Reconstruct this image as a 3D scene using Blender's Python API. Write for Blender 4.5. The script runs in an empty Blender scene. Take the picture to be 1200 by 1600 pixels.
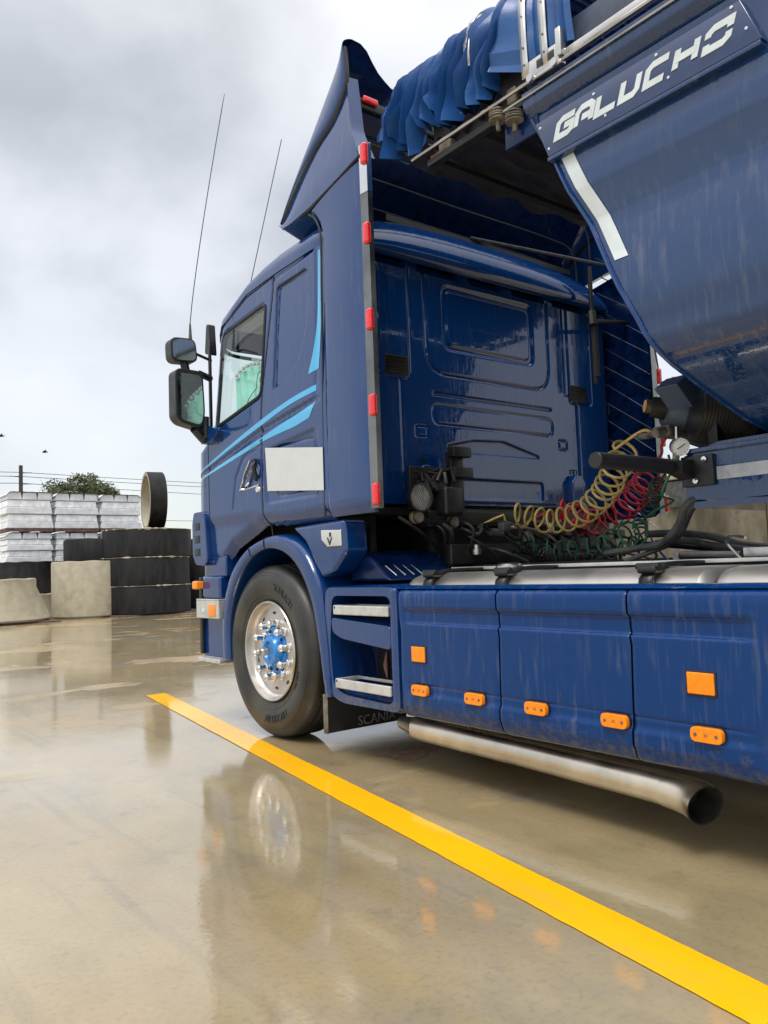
import bpy, bmesh, math, random
import numpy as np
from mathutils import Vector, Matrix
PI = math.pi
random.seed(4); RNG = np.random.RandomState(4)
scene = bpy.context.scene
COL = scene.collection

# ------------------------------------------------------------------ camera
cam_d = bpy.data.cameras.new('camera'); cam = bpy.data.objects.new('camera', cam_d); COL.objects.link(cam)
cam_d.sensor_fit = 'HORIZONTAL'; cam_d.sensor_width = 36.0; cam_d.lens = 37.06
cam_d.clip_start = 0.05; cam_d.clip_end = 3000
R = ((0.79329569, -0.60775861, -0.03621359), (0.01428918, 0.078049, -0.99684712), (0.60866885, 0.79027706, 0.07060031))
m = Matrix(((R[0][0], -R[1][0], -R[2][0], -2.37), (R[0][1], -R[1][1], -R[2][1], 0.0), (R[0][2], -R[1][2], -R[2][2], 1.0), (0, 0, 0, 1)))
cam.matrix_world = m
scene.camera = cam

# ------------------------------------------------------------------ sky, sun, exposure
SUN_EL, SUN_AZ = math.radians(62), math.radians(-118)      # high, behind and left of the viewer, veiled by cloud
world = bpy.data.worlds.new("World"); scene.world = world; world.use_nodes = True
nt = world.node_tree; nt.nodes.clear()
N = nt.nodes.new; L = nt.links.new
out = N('ShaderNodeOutputWorld'); add = N('ShaderNodeAddShader')
bg1 = N('ShaderNodeBackground'); sky = N('ShaderNodeTexSky'); sky.sky_type = 'NISHITA'; sky.sun_disc = False
sky.sun_elevation = SUN_EL; sky.sun_rotation = SUN_AZ
L(sky.outputs[0], bg1.inputs[0]); bg1.inputs[1].default_value = 0.05
bg2 = N('ShaderNodeBackground'); tc = N('ShaderNodeTexCoord'); sep = N('ShaderNodeSeparateXYZ')
L(tc.outputs['Generated'], sep.inputs[0])
# project the view direction on a cloud layer so that clouds flatten towards the horizon
mx = N('ShaderNodeMath'); mx.operation = 'MAXIMUM'; L(sep.outputs[2], mx.inputs[0]); mx.inputs[1].default_value = 0.0
ad = N('ShaderNodeMath'); ad.operation = 'ADD'; L(mx.outputs[0], ad.inputs[0]); ad.inputs[1].default_value = 0.50
dx = N('ShaderNodeMath'); dx.operation = 'DIVIDE'; L(sep.outputs[0], dx.inputs[0]); L(ad.outputs[0], dx.inputs[1])
dy = N('ShaderNodeMath'); dy.operation = 'DIVIDE'; L(sep.outputs[1], dy.inputs[0]); L(ad.outputs[0], dy.inputs[1])
cmb = N('ShaderNodeCombineXYZ'); L(dx.outputs[0], cmb.inputs[0]); L(dy.outputs[0], cmb.inputs[1])
CLOUD_OFF = (1.7, 2.9, 3.1); SKY_K = 0.79
mp = N('ShaderNodeMapping'); L(cmb.outputs[0], mp.inputs[0]); mp.inputs[1].default_value = CLOUD_OFF
n1 = N('ShaderNodeTexNoise'); n1.inputs['Scale'].default_value = 1.5; n1.inputs['Detail'].default_value = 6; n1.inputs['Roughness'].default_value = 0.5; n1.inputs['Distortion'].default_value = 0.1
L(mp.outputs[0], n1.inputs[0])
ramp = N('ShaderNodeValToRGB'); L(n1.outputs[0], ramp.inputs[0])
e = ramp.color_ramp.elements
e[0].position = 0.35; e[0].color = (0.45, 0.448, 0.43, 1)
e[1].position = 0.66; e[1].color = (0.90, 0.87, 0.835, 1)
e3 = e.new(0.48); e3.color = (0.74, 0.728, 0.71, 1)
L(ramp.outputs[0], bg2.inputs[0])
zen = N('ShaderNodeMapRange'); L(sep.outputs[2], zen.inputs[0]); zen.inputs[1].default_value = 0.5; zen.inputs[2].default_value = 1.0
zen.inputs[3].default_value = SKY_K; zen.inputs[4].default_value = SKY_K * 2.4; hz = N('ShaderNodeMapRange'); L(sep.outputs[2], hz.inputs[0]); hz.inputs[1].default_value = 0.0; hz.inputs[2].default_value = 0.35; hz.inputs[3].default_value = 0.66; hz.inputs[4].default_value = 1.0
zm = N('ShaderNodeMath'); zm.operation = 'MULTIPLY'; L(zen.outputs[0], zm.inputs[0]); L(hz.outputs[0], zm.inputs[1]); L(zm.outputs[0], bg2.inputs[1])      # overcast skies brighten towards the zenith
L(bg1.outputs[0], add.inputs[0]); L(bg2.outputs[0], add.inputs[1]); L(add.outputs[0], out.inputs[0])

sl = bpy.data.lights.new('sun', 'SUN'); sl.energy = 1.5; sl.angle = math.radians(22); sl.color = (1.0, 0.96, 0.9)
so = bpy.data.objects.new('sun', sl); COL.objects.link(so)
sd = Vector((math.sin(SUN_AZ) * math.cos(SUN_EL), math.cos(SUN_AZ) * math.cos(SUN_EL), math.sin(SUN_EL)))
so.rotation_euler = sd.to_track_quat('Z', 'Y').to_euler(); so.location = (-20, -20, 30)
scene.view_settings.view_transform = 'Standard'; scene.view_settings.look = 'None'
scene.view_settings.exposure = 0.35; scene.view_settings.gamma = 1.0
scene.view_settings.use_curve_mapping = False
scene.cycles.max_bounces = 7; scene.cycles.use_denoising = True

# ------------------------------------------------------------------ materials
MATS = {}
def newmat(name):
    M = bpy.data.materials.new(name); M.use_nodes = True; MATS[name] = M
    t = M.node_tree; return M, t, t.nodes['Principled BSDF']
def tex(t, scale, detail=4, vec=None, stretch=None, rough=0.55):
    n = t.nodes.new('ShaderNodeTexNoise'); n.inputs['Scale'].default_value = scale; n.inputs['Detail'].default_value = detail
    n.inputs['Roughness'].default_value = rough
    c = t.nodes.new('ShaderNodeTexCoord'); mpp = t.nodes.new('ShaderNodeMapping')
    t.links.new(c.outputs['Object'], mpp.inputs[0]); t.links.new(mpp.outputs[0], n.inputs[0])
    if stretch: mpp.inputs['Scale'].default_value = stretch
    return n
def cramp(t, src, p0, c0, p1, c1):
    r = t.nodes.new('ShaderNodeValToRGB'); t.links.new(src, r.inputs[0])
    a = r.color_ramp.elements; a[0].position = p0; a[0].color = (*c0, 1) if len(c0) == 3 else c0
    a[1].position = p1; a[1].color = (*c1, 1) if len(c1) == 3 else c1
    return r
def bump(t, src, bsdf, strength, dist=0.002):
    b = t.nodes.new('ShaderNodeBump'); b.inputs['Strength'].default_value = strength; b.inputs['Distance'].default_value = dist
    t.links.new(src, b.inputs['Height']); t.links.new(b.outputs[0], bsdf.inputs['Normal']); return b
def mix(t, fac, a, b):
    x = t.nodes.new('ShaderNodeMix'); x.data_type = 'RGBA'
    if isinstance(fac, float): x.inputs[0].default_value = fac
    else: t.links.new(fac, x.inputs[0])
    for i, v in ((6, a), (7, b)):
        if isinstance(v, tuple): x.inputs[i].default_value = (*v, 1)
        else: t.links.new(v, x.inputs[i])
    return x.outputs[2]
def simple(name, col, rough=0.5, metal=0.0, var=0.15, scale=14, bmp=0.0, spec=0.5, coat=0.0):
    M, t, b = newmat(name)
    n = tex(t, scale, 5)
    lo = tuple(c * (1 - var) for c in col); hi = tuple(min(1, c * (1 + var)) for c in col)
    r = cramp(t, n.outputs[0], 0.35, lo, 0.65, hi); t.links.new(r.outputs[0], b.inputs['Base Color'])
    rr = cramp(t, n.outputs[0], 0.3, (max(0, rough - 0.08),) * 3, 0.7, (min(1, rough + 0.1),) * 3); t.links.new(rr.outputs[0], b.inputs['Roughness'])
    b.inputs['Metallic'].default_value = metal; b.inputs['Specular IOR Level'].default_value = spec
    b.inputs['Coat Weight'].default_value = coat; b.inputs['Coat Roughness'].default_value = 0.03
    if bmp: bump(t, n.outputs[0], b, bmp, 0.004)
    return M
def paint(name, col, streak=0.5, wet=0.3, ior=1.6):
    # blue car paint under water: thin vertical run marks and drying dirt vary the gloss
    M, t, b = newmat(name)
    st = tex(t, 7, 3, stretch=(5.5, 5.5, 0.55)); st2 = tex(t, 30, 3, stretch=(3.0, 3.0, 0.35)); dr = tex(t, 3.1, 5)
    mask = cramp(t, st.outputs[0], 0.52, (0, 0, 0), 0.72, (1, 1, 1)); m2 = cramp(t, dr.outputs[0], 0.42, (0, 0, 0), 0.62, (1, 1, 1))
    mul = t.nodes.new('ShaderNodeMath'); mul.operation = 'MULTIPLY'; t.links.new(mask.outputs[0], mul.inputs[0]); t.links.new(m2.outputs[0], mul.inputs[1])
    ms = t.nodes.new('ShaderNodeMath'); ms.operation = 'MULTIPLY'; t.links.new(mul.outputs[0], ms.inputs[0]); ms.inputs[1].default_value = streak
    dirt = (0.16, 0.18, 0.22)
    sc = t.nodes.new('ShaderNodeMath'); sc.operation = 'MULTIPLY'; t.links.new(ms.outputs[0], sc.inputs[0]); sc.inputs[1].default_value = 0.45
    base = mix(t, sc.outputs[0], col, dirt)
    # road spray caked along the lowest edges
    tcz = t.nodes.new('ShaderNodeTexCoord'); sz = t.nodes.new('ShaderNodeSeparateXYZ'); t.links.new(tcz.outputs['Object'], sz.inputs[0])
    mz = t.nodes.new('ShaderNodeMapRange'); t.links.new(sz.outputs[2], mz.inputs[0]); mz.inputs[1].default_value = 0.46; mz.inputs[2].default_value = 0.28; mz.inputs[3].default_value = 0.0; mz.inputs[4].default_value = 0.30
    sn = tex(t, 26, 8, rough=.75); ad_ = t.nodes.new('ShaderNodeMath'); ad_.operation = 'ADD'; t.links.new(mz.outputs[0], ad_.inputs[0]); t.links.new(sn.outputs[0], ad_.inputs[1])
    sm_ = cramp(t, ad_.outputs[0], 0.66, (0, 0, 0), 0.86, (.75, .75, .75)); base = mix(t, sm_.outputs[0], base, (0.10, 0.09, 0.07))
    t.links.new(base, b.inputs['Base Color'])
    b.inputs['Roughness'].default_value = 0.5; b.inputs['Specular IOR Level'].default_value = 0.0
    b.inputs['Coat Weight'].default_value = 1.0; b.inputs['Coat IOR'].default_value = ior
    cr = t.nodes.new('ShaderNodeMapRange'); t.links.new(ms.outputs[0], cr.inputs[0]); cr.inputs[3].default_value = 0.025; cr.inputs[4].default_value = 0.35
    t.links.new(cr.outputs[0], b.inputs['Coat Roughness'])
    bp = t.nodes.new('ShaderNodeBump'); bp.inputs['Strength'].default_value = wet; bp.inputs['Distance'].default_value = 0.0016
    m3 = cramp(t, st2.outputs[0], 0.55, (0, 0, 0), 0.75, (1, 1, 1)); t.links.new(m3.outputs[0], bp.inputs['Height'])
    dn = tex(t, 150, 2); dmx = cramp(t, dn.outputs[0], 0.60, (0, 0, 0), 0.70, (1, 1, 1)); bd = t.nodes.new('ShaderNodeBump'); bd.inputs['Strength'].default_value = 0.10 + wet * .3; bd.inputs['Distance'].default_value = 0.0008
    t.links.new(dmx.outputs[0], bd.inputs['Height']); t.links.new(bp.outputs[0], bd.inputs['Normal']); t.links.new(bd.outputs[0], b.inputs['Coat Normal'])
    return M
BLUE = (0.0015, 0.034, 0.150)
PAINT = paint('blue_paint', BLUE, 0.45, 0.12, 1.68)
PAINT_S = paint('skirt_paint', (0.0015, 0.036, 0.155), 0.7, 0.35, 1.36)
PAINT_T = paint('tub_paint', (0.004, 0.034, 0.125), 0.7, 0.4, 1.7)
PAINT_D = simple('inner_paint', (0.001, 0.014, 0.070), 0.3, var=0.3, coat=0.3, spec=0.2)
BLACK = simple('black_plastic', (0.012, 0.012, 0.013), 0.42, var=0.3, bmp=0.05)
RUBBER = simple('seal_rubber', (0.010, 0.010, 0.012), 0.6)
GREASE = simple('greasy_black', (0.014, 0.013, 0.012), 0.55, var=0.6, scale=9, bmp=0.4)
CHROME = simple('polished_steel', (0.75, 0.74, 0.72), 0.10, 1.0, 0.05)
STEEL = simple('brushed_steel', (0.55, 0.54, 0.51), 0.30, 1.0, 0.15, 6)
ALU = simple('rim_aluminium', (0.60, 0.575, 0.54), 0.40, 0.9, 0.14, 7, 0.03)
ALUM = simple('step_aluminium', (0.60, 0.60, 0.57), 0.45, 0.55, 0.12, 16)
DIRTY = simple('dirty_metal', (0.16, 0.14, 0.11), 0.6, 0.3, 0.6, 12, 0.4)
STRIP = simple('strip_steel', (0.22, 0.22, 0.215), 0.28, 1.0, 0.2, 4)
RED = simple('red_lens', (0.75, 0.012, 0.015), 0.18, var=0.2, scale=60, coat=0.8)
ORANGE = simple('amber_lens', (1.0, 0.27, 0.003), 0.18, var=0.12, scale=60, coat=0.5, spec=.2, bmp=.35)
CYAN = simple('cyan_vinyl', (0.045, 0.40, 0.72), 0.22, var=0.04, coat=0.6)
WHITE = simple('white_vinyl', (0.62, 0.68, 0.68), 0.35, var=0.07, coat=0.3)
DECAL = simple('blank_vinyl', (0.60, 0.63, 0.62), 0.6, var=0.03)
HUB = simple('hub_blue', (0.008, 0.22, 0.62), 0.3, var=0.2, coat=0.5)
YHOSE = simple('yellow_hose', (0.62, 0.44, 0.13), 0.35, var=0.2, scale=8)
RHOSE = simple('red_hose', (0.56, 0.016, 0.03), 0.3, var=0.25, scale=8)
GHOSE = simple('green_hose', (0.020, 0.14, 0.07), 0.4, var=0.4, scale=8)
GREY = simple('grey_hose', (0.055, 0.058, 0.056), 0.55, var=0.4)
PLASTIC = simple('stretch_film', (0.86, 0.875, 0.89), 0.28, var=0.16, scale=6, bmp=0.4)
BLOCK = simple('wrapped_block', (0.70, 0.715, 0.735), 0.42, var=0.15, scale=5, bmp=0.5)
WOOD = simple('pallet_wood', (0.12, 0.075, 0.06), 0.8, var=0.4, scale=10)
CONC = simple('pale_concrete', (0.37, 0.33, 0.24), 0.8, var=0.13, scale=5, bmp=0.2)
TRUNK = simple('bark', (0.07, 0.05, 0.035), 0.9)
CLOTH = simple('aqua_cloth', (0.38, 0.78, 0.68), 0.8, var=0.08)
SEATC = simple('seat_cloth', (0.02, 0.02, 0.022), 0.8)
MIRR = simple('mirror_glass', (0.55, 0.62, 0.60), 0.03, 1.0, 0.05)
DIAL = simple('dial_face', (0.75, 0.75, 0.72), 0.3)

LETTER = simple('tyre_lettering', (0.006, 0.006, 0.006), 0.3, var=.2)
def mat_tyre():
    M, t, b = newmat('tyre_rubber'); n = tex(t, 5, 6); w = tex(t, 2.1, 3)
    r = cramp(t, n.outputs[0], 0.35, (0.015, 0.0147, 0.014), 0.68, (0.042, 0.040, 0.035))
    w2 = cramp(t, w.outputs[0], 0.55, (0, 0, 0), 0.75, (1, 1, 1))
    ms = t.nodes.new('ShaderNodeMath'); ms.operation = 'MULTIPLY'; t.links.new(w2.outputs[0], ms.inputs[0]); ms.inputs[1].default_value = 0.55
    t.links.new(mix(t, ms.outputs[0], r.outputs[0], (0.095, 0.078, 0.026)), b.inputs['Base Color'])
    b.inputs['Roughness'].default_value = 0.42; bump(t, n.outputs[0], b, 0.15, 0.004); return M
TYRE = mat_tyre()

def mat_blackring():
    M, t, b = newmat('tarred_concrete'); n = tex(t, 3, 6, stretch=(2, 2, 0.6)); g = tex(t, 22, 5)
    r = cramp(t, n.outputs[0], 0.35, (0.004, 0.004, 0.0045), 0.7, (0.020, 0.019, 0.018)); gg = cramp(t, g.outputs[0], 0.66, (0, 0, 0), 0.74, (1, 1, 1))
    t.links.new(mix(t, gg.outputs[0], r.outputs[0], (0.05, 0.047, 0.04)), b.inputs['Base Color']); b.inputs['Roughness'].default_value = 0.6; b.inputs['Specular IOR Level'].default_value = 0.25
    bump(t, g.outputs[0], b, 0.4, 0.01); return M
TAR = mat_blackring()

def mat_wall():
    M, t, b = newmat('stained_concrete'); n = tex(t, 1.6, 6, stretch=(2.2, 2.2, 0.6)); g = tex(t, 9, 6)
    r = cramp(t, n.outputs[0], 0.35, (0.065, 0.055, 0.034), 0.68, (0.20, 0.175, 0.125)); gg = cramp(t, g.outputs[0], 0.5, (0, 0, 0), 0.8, (1, 1, 1))
    t.links.new(mix(t, gg.outputs[0], r.outputs[0], (0.09, 0.075, 0.05)), b.inputs['Base Color']); b.inputs['Roughness'].default_value = 0.8
    bump(t, g.outputs[0], b, 0.4, 0.01); return M
WALL = mat_wall()

def mat_ground():
    M, t, b = newmat('wet_concrete')
    big = tex(t, 0.30, 6, rough=0.6); mid = tex(t, 1.1, 8, stretch=(1, 0.55, 1), rough=0.62); fine = tex(t, 55, 5); rip = tex(t, 34, 4); wav = tex(t, 2.3, 3, stretch=(1, .6, 1))
    sm = tex(t, 4.5, 8, rough=0.7)
    c1 = cramp(t, mid.outputs[0], 0.32, (0.225, 0.178, 0.092), 0.66, (0.45, 0.370, 0.215))
    bm = cramp(t, big.outputs[0], 0.42, (0, 0, 0), 0.60, (1, 1, 1)); c2 = mix(t, bm.outputs[0], c1.outputs[0], (0.40, 0.285, 0.135))
    # drag marks of the float and the lorries' tyres
    scr = tex(t, 2.2, 7, stretch=(4.5, 0.30, 1)); scm = cramp(t, scr.outputs[0], 0.56, (0, 0, 0), 0.74, (.55, .55, .55)); c2 = mix(t, scm.outputs[0], c2, (0.21, 0.18, 0.125))
    gs = tex(t, 0.85, 7, rough=0.65, stretch=(1, .7, 1.0)); gm_ = cramp(t, gs.outputs[0], 0.52, (0, 0, 0), 0.66, (.8, .8, .8)); c2 = mix(t, gm_.outputs[0], c2, (0.25, 0.235, 0.185))
    blot = cramp(t, sm.outputs[0], 0.58, (0, 0, 0), 0.72, (.5, .5, .5)); c2 = mix(t, blot.outputs[0], c2, (0.16, 0.13, 0.085))
    sp = cramp(t, fine.outputs[0], 0.30, (0.86, 0.86, 0.86), 0.5, (1, 1, 1))
    mm = t.nodes.new('ShaderNodeMix'); mm.data_type = 'RGBA'; mm.blend_type = 'MULTIPLY'; mm.inputs[0].default_value = 1.0
    t.links.new(c2, mm.inputs[6]); t.links.new(sp.outputs[0], mm.inputs[7]); t.links.new(mm.outputs[2], b.inputs['Base Color'])
    # sheets of water with ragged rims between merely damp concrete
    dry = tex(t, 0.42, 9, rough=0.66, stretch=(1.0, 1.5, 1)); dm = cramp(t, dry.outputs[0], 0.55, (0, 0, 0), 0.575, (1, 1, 1))
    rr = t.nodes.new('ShaderNodeMapRange'); t.links.new(dm.outputs[0], rr.inputs[0]); rr.inputs[3].default_value = 0.065; rr.inputs[4].default_value = 0.20
    t.links.new(rr.outputs[0], b.inputs['Coat Roughness']); cw = t.nodes.new('ShaderNodeMapRange'); t.links.new(dm.outputs[0], cw.inputs[0]); cw.inputs[3].default_value = 1.0; cw.inputs[4].default_value = 0.72; t.links.new(cw.outputs[0], b.inputs['Coat Weight']); b.inputs['Coat IOR'].default_value = 2.15
    b.inputs['Roughness'].default_value = 0.6; b.inputs['Specular IOR Level'].default_value = 0.2
    bp = t.nodes.new('ShaderNodeBump'); bp.inputs['Strength'].default_value = 0.085; bp.inputs['Distance'].default_value = 0.004; t.links.new(rip.outputs[0], bp.inputs['Height'])
    bp2 = t.nodes.new('ShaderNodeBump'); bp2.inputs['Strength'].default_value = 0.10; bp2.inputs['Distance'].default_value = 0.012
    t.links.new(wav.outputs[0], bp2.inputs['Height']); t.links.new(bp.outputs[0], bp2.inputs['Normal']); t.links.new(bp2.outputs[0], b.inputs['Coat Normal'])
    bp3 = t.nodes.new('ShaderNodeBump'); bp3.inputs['Strength'].default_value = 0.3; bp3.inputs['Distance'].default_value = 0.003; t.links.new(fine.outputs[0], bp3.inputs['Height']); t.links.new(bp3.outputs[0], b.inputs['Normal'])
    return M, t, b
GROUND, _, _ = mat_ground()
def mat_line():
    M, t, b = newmat('yellow_road_paint'); n = tex(t, 3.0, 6, stretch=(1, 0.4, 1)); g = tex(t, 70, 3)
    r = cramp(t, n.outputs[0], 0.3, (0.93, 0.44, 0.0005), 0.7, (1.0, 0.53, 0.001)); w_n = tex(t, 38, 6, rough=.7); w_m = cramp(t, w_n.outputs[0], 0.66, (0, 0, 0), 0.70, (.8, .8, .8)); d_n = tex(t, 2.6, 6, stretch=(3, .5, 1)); d_m = cramp(t, d_n.outputs[0], 0.52, (0, 0, 0), 0.72, (.38, .38, .38))
    c_ = mix(t, d_m.outputs[0], r.outputs[0], (0.55, 0.33, 0.06)); t.links.new(mix(t, w_m.outputs[0], c_, (0.42, 0.30, 0.12)), b.inputs['Base Color'])
    b.inputs['Roughness'].default_value = 0.6; b.inputs['Specular IOR Level'].default_value = 0.1; b.inputs['Coat Weight'].default_value = 0.8; b.inputs['Coat Roughness'].default_value = 0.05; b.inputs['Coat IOR'].default_value = 1.36; bump(t, g.outputs[0], b, 0.15, 0.002)
    return M
LINE = mat_line()
def mat_tarp():
    M, t, b = newmat('blue_tarpaulin'); n = tex(t, 9, 5); f = tex(t, 3, 4)
    r = cramp(t, f.outputs[0], 0.3, (0.009, 0.062, 0.225), 0.7, (0.019, 0.100, 0.31)); t.links.new(r.outputs[0], b.inputs['Base Color'])
    b.inputs['Roughness'].default_value = 0.36; bump(t, n.outputs[0], b, 0.35, 0.012); return M
TARP = mat_tarp()
def mat_glass(name, tint, f=1.0):
    M = bpy.data.materials.new(name); M.use_nodes = True; t = M.node_tree; t.nodes.clear()
    o = t.nodes.new('ShaderNodeOutputMaterial'); mx_ = t.nodes.new('ShaderNodeMixShader'); tr = t.nodes.new('ShaderNodeBsdfTransparent')
    gl = t.nodes.new('ShaderNodeBsdfGlossy'); gl.inputs['Roughness'].default_value = 0.01; lw = t.nodes.new('ShaderNodeLayerWeight'); lw.inputs[0].default_value = 0.5
    pw = t.nodes.new('ShaderNodeMath'); pw.operation = 'POWER'; t.links.new(lw.outputs['Facing'], pw.inputs[0]); pw.inputs[1].default_value = 4.0
    fr = t.nodes.new('ShaderNodeMath'); fr.operation = 'MULTIPLY_ADD'; t.links.new(pw.outputs[0], fr.inputs[0]); fr.inputs[1].default_value = 0.8; fr.inputs[2].default_value = 0.05
    tr.inputs[0].default_value = (*tint, 1)
    t.links.new(fr.outputs[0], mx_.inputs[0]); t.links.new(tr.outputs[0], mx_.inputs[1]); t.links.new(gl.outputs[0], mx_.inputs[2]); t.links.new(mx_.outputs[0], o.inputs[0])
    return M
GLASS = mat_glass('window_glass', (0.90, 0.97, 0.94))

# ------------------------------------------------------------------ builders
def tag(o, label=None, cat=None, group=None, kind=None):
    if label: o['label'] = label
    if cat: o['category'] = cat
    if group: o['group'] = group
    if kind: o['kind'] = kind
    return o
def thing(name, label, cat, loc, group=None):
    o = bpy.data.objects.new(name, None); COL.objects.link(o); o.location = loc; o.empty_display_size = 0.2
    return tag(o, label, cat, group)
def root_loc(p):
    l = Vector((0, 0, 0))
    while p is not None: l += p.location; p = p.parent
    return l
def obj(name, V, F, mat, parent=None, smooth=35, label=None, loc=None):
    me = bpy.data.meshes.new(name)
    off = root_loc(parent) if parent is not None else Vector((0, 0, 0))
    l = Vector(loc) - off if loc is not None else Vector((0, 0, 0))
    V = np.asarray(V, dtype=float) - np.array(off + l)
    me.from_pydata(V.tolist(), [], [tuple(int(i) for i in f) for f in F]); me.update()
    o = bpy.data.objects.new(name, me); COL.objects.link(o)
    if mat: me.materials.append(mat)
    if smooth:
        me.polygons.foreach_set('use_smooth', [True] * len(me.polygons)); me.set_sharp_from_angle(angle=math.radians(smooth))
    if parent is not None: o.parent = parent
    o.location = l
    if label: o['label'] = label
    return o
def struct(name, V, F, mat, **k):
    o = obj(name, V, F, mat, None, **k); o['kind'] = 'structure'; return o
class MB:
    def __init__(s): s.V = []; s.F = []
    def add(s, V, F):
        n = len(s.V); s.V += [tuple(v) for v in V]; s.F += [tuple(i + n for i in f) for f in F]; return s
    def box(s, x0, x1, y0, y1, z0, z1, bev=0.0):
        bm = bmesh.new(); bmesh.ops.create_cube(bm, size=1)
        for v in bm.verts: v.co = Vector((x0 + (v.co.x + .5) * (x1 - x0), y0 + (v.co.y + .5) * (y1 - y0), z0 + (v.co.z + .5) * (z1 - z0)))
        if bev: bmesh.ops.bevel(bm, geom=bm.edges[:], offset=bev, segments=3, profile=0.5, affect='EDGES', clamp_overlap=True)
        return s.bm(bm)
    def bm(s, bm):
        bm.verts.index_update(); s.add([v.co[:] for v in bm.verts], [[v.index for v in f.verts] for f in bm.faces]); bm.free(); return s
    def tube(s, pts, r, n=8, cap=True):
        pts = [Vector(p) for p in pts]; rs = r if isinstance(r, (list, tuple)) else [r] * len(pts)
        t = (pts[1] - pts[0]).normalized(); up = Vector((0, 0, 1)) if abs(t.z) < 0.9 else Vector((1, 0, 0))
        a = t.cross(up).normalized(); V = []
        for i, p in enumerate(pts):
            t = (pts[min(i + 1, len(pts) - 1)] - pts[max(i - 1, 0)]).normalized()
            a = (a - t * a.dot(t)).normalized(); b = t.cross(a)
            for k in range(n): V.append(p + (a * math.cos(2 * PI * k / n) + b * math.sin(2 * PI * k / n)) * rs[i])
        F = [(i * n + k, i * n + (k + 1) % n, (i + 1) * n + (k + 1) % n, (i + 1) * n + k) for i in range(len(pts) - 1) for k in range(n)]
        if cap: F += [tuple(range(n))[::-1], tuple((len(pts) - 1) * n + k for k in range(n))]
        return s.add(V, F)
    def lathe(s, prof, c, axis='x', n=64, a0=0, a1=2 * PI):
        # prof: (along axis, radius)
        V = []; full = abs(a1 - a0 - 2 * PI) < 1e-6; m_ = n if full else n + 1
        for (h, r) in prof:
            for k in range(m_):
                a = a0 + (a1 - a0) * k / n; u, v = r * math.cos(a), r * math.sin(a)
                V.append({'x': (c[0] + h, c[1] + u, c[2] + v), 'y': (c[0] + u, c[1] + h, c[2] + v), 'z': (c[0] + u, c[1] + v, c[2] + h)}[axis])
        F = []
        for i in range(len(prof) - 1):
            for k in range(n): F.append((i * m_ + k, i * m_ + (k + 1) % m_, (i + 1) * m_ + (k + 1) % m_, (i + 1) * m_ + k))
        return s.add(V, F)
    def prism(s, poly, ax, a, b):
        # poly in the two other axes (in order), extruded from a to b along ax
        n = len(poly)
        def P(u, v, w): return {'x': (w, u, v), 'y': (u, w, v), 'z': (u, v, w)}[ax]
        V = [P(u, v, a) for u, v in poly] + [P(u, v, b) for u, v in poly]
        F = [tuple(range(n))[::-1], tuple(range(n, 2 * n))] + [(i, (i + 1) % n, n + (i + 1) % n, n + i) for i in range(n)]
        return s.add(V, F)
    def out(s, name, mat, parent=None, **k): return obj(name, s.V, s.F, mat, parent, **k)
def prism_bev(poly, ax, a, b, bev):
    m_ = MB().prism(poly, ax, a, b); bm = bmesh.new(); vs = [bm.verts.new(v) for v in m_.V]
    for f in m_.F: bm.faces.new([vs[i] for i in f])
    bmesh.ops.recalc_face_normals(bm, faces=bm.faces[:])
    bmesh.ops.bevel(bm, geom=[e_ for e_ in bm.edges if e_.calc_face_angle(0) > 0.35], offset=bev, segments=3, profile=0.5, affect='EDGES', clamp_overlap=True)
    return MB().bm(bm)
def wn(o):
    mo = o.modifiers.new('wn', 'WEIGHTED_NORMAL'); mo.keep_sharp = True; return o
def rounded(poly, r, n=5):
    out_ = []; P = [np.array(p, float) for p in poly]; k = len(P)
    for i in range(k):
        p, a, b = P[i], P[i - 1], P[(i + 1) % k]; rr = min(r, 0.45 * np.linalg.norm(a - p), 0.45 * np.linalg.norm(b - p))
        q0 = p + (a - p) / np.linalg.norm(a - p) * rr; q1 = p + (b - p) / np.linalg.norm(b - p) * rr
        for j in range(n + 1):
            t = j / n; out_.append(tuple((1 - t) ** 2 * q0 + 2 * t * (1 - t) * p + t * t * q1))
    return out_
def spline(P, n=8, closed=False):
    P = [np.array(p, float) for p in P]; out_ = []
    for i in range(len(P) - 1):
        a = P[max(i - 1, 0)]; b = P[i]; c = P[i + 1]; d = P[min(i + 2, len(P) - 1)]
        for j in range(n):
            t = j / n; out_.append(0.5 * ((2 * b) + (c - a) * t + (2 * a - 5 * b + 4 * c - d) * t * t + (3 * b - a - 3 * c + d) * t ** 3))
    out_.append(P[-1]); return out_
def resample(P, n):
    P = np.array(P, float); d = np.r_[0, np.cumsum(np.linalg.norm(np.diff(P, axis=0), axis=1))]; t = np.linspace(0, d[-1], n)
    return np.stack([np.interp(t, d, P[:, i]) for i in range(P.shape[1])], 1)
def gridF(nu, nv, keep=None):
    i, j = np.meshgrid(np.arange(nu - 1), np.arange(nv - 1), indexing='ij'); a = i * nv + j
    F = np.stack([a, a + nv, a + nv + 1, a + 1], -1).reshape(-1, 4)
    if keep is not None: F = F[keep.reshape(-1)]
    return F
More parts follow.
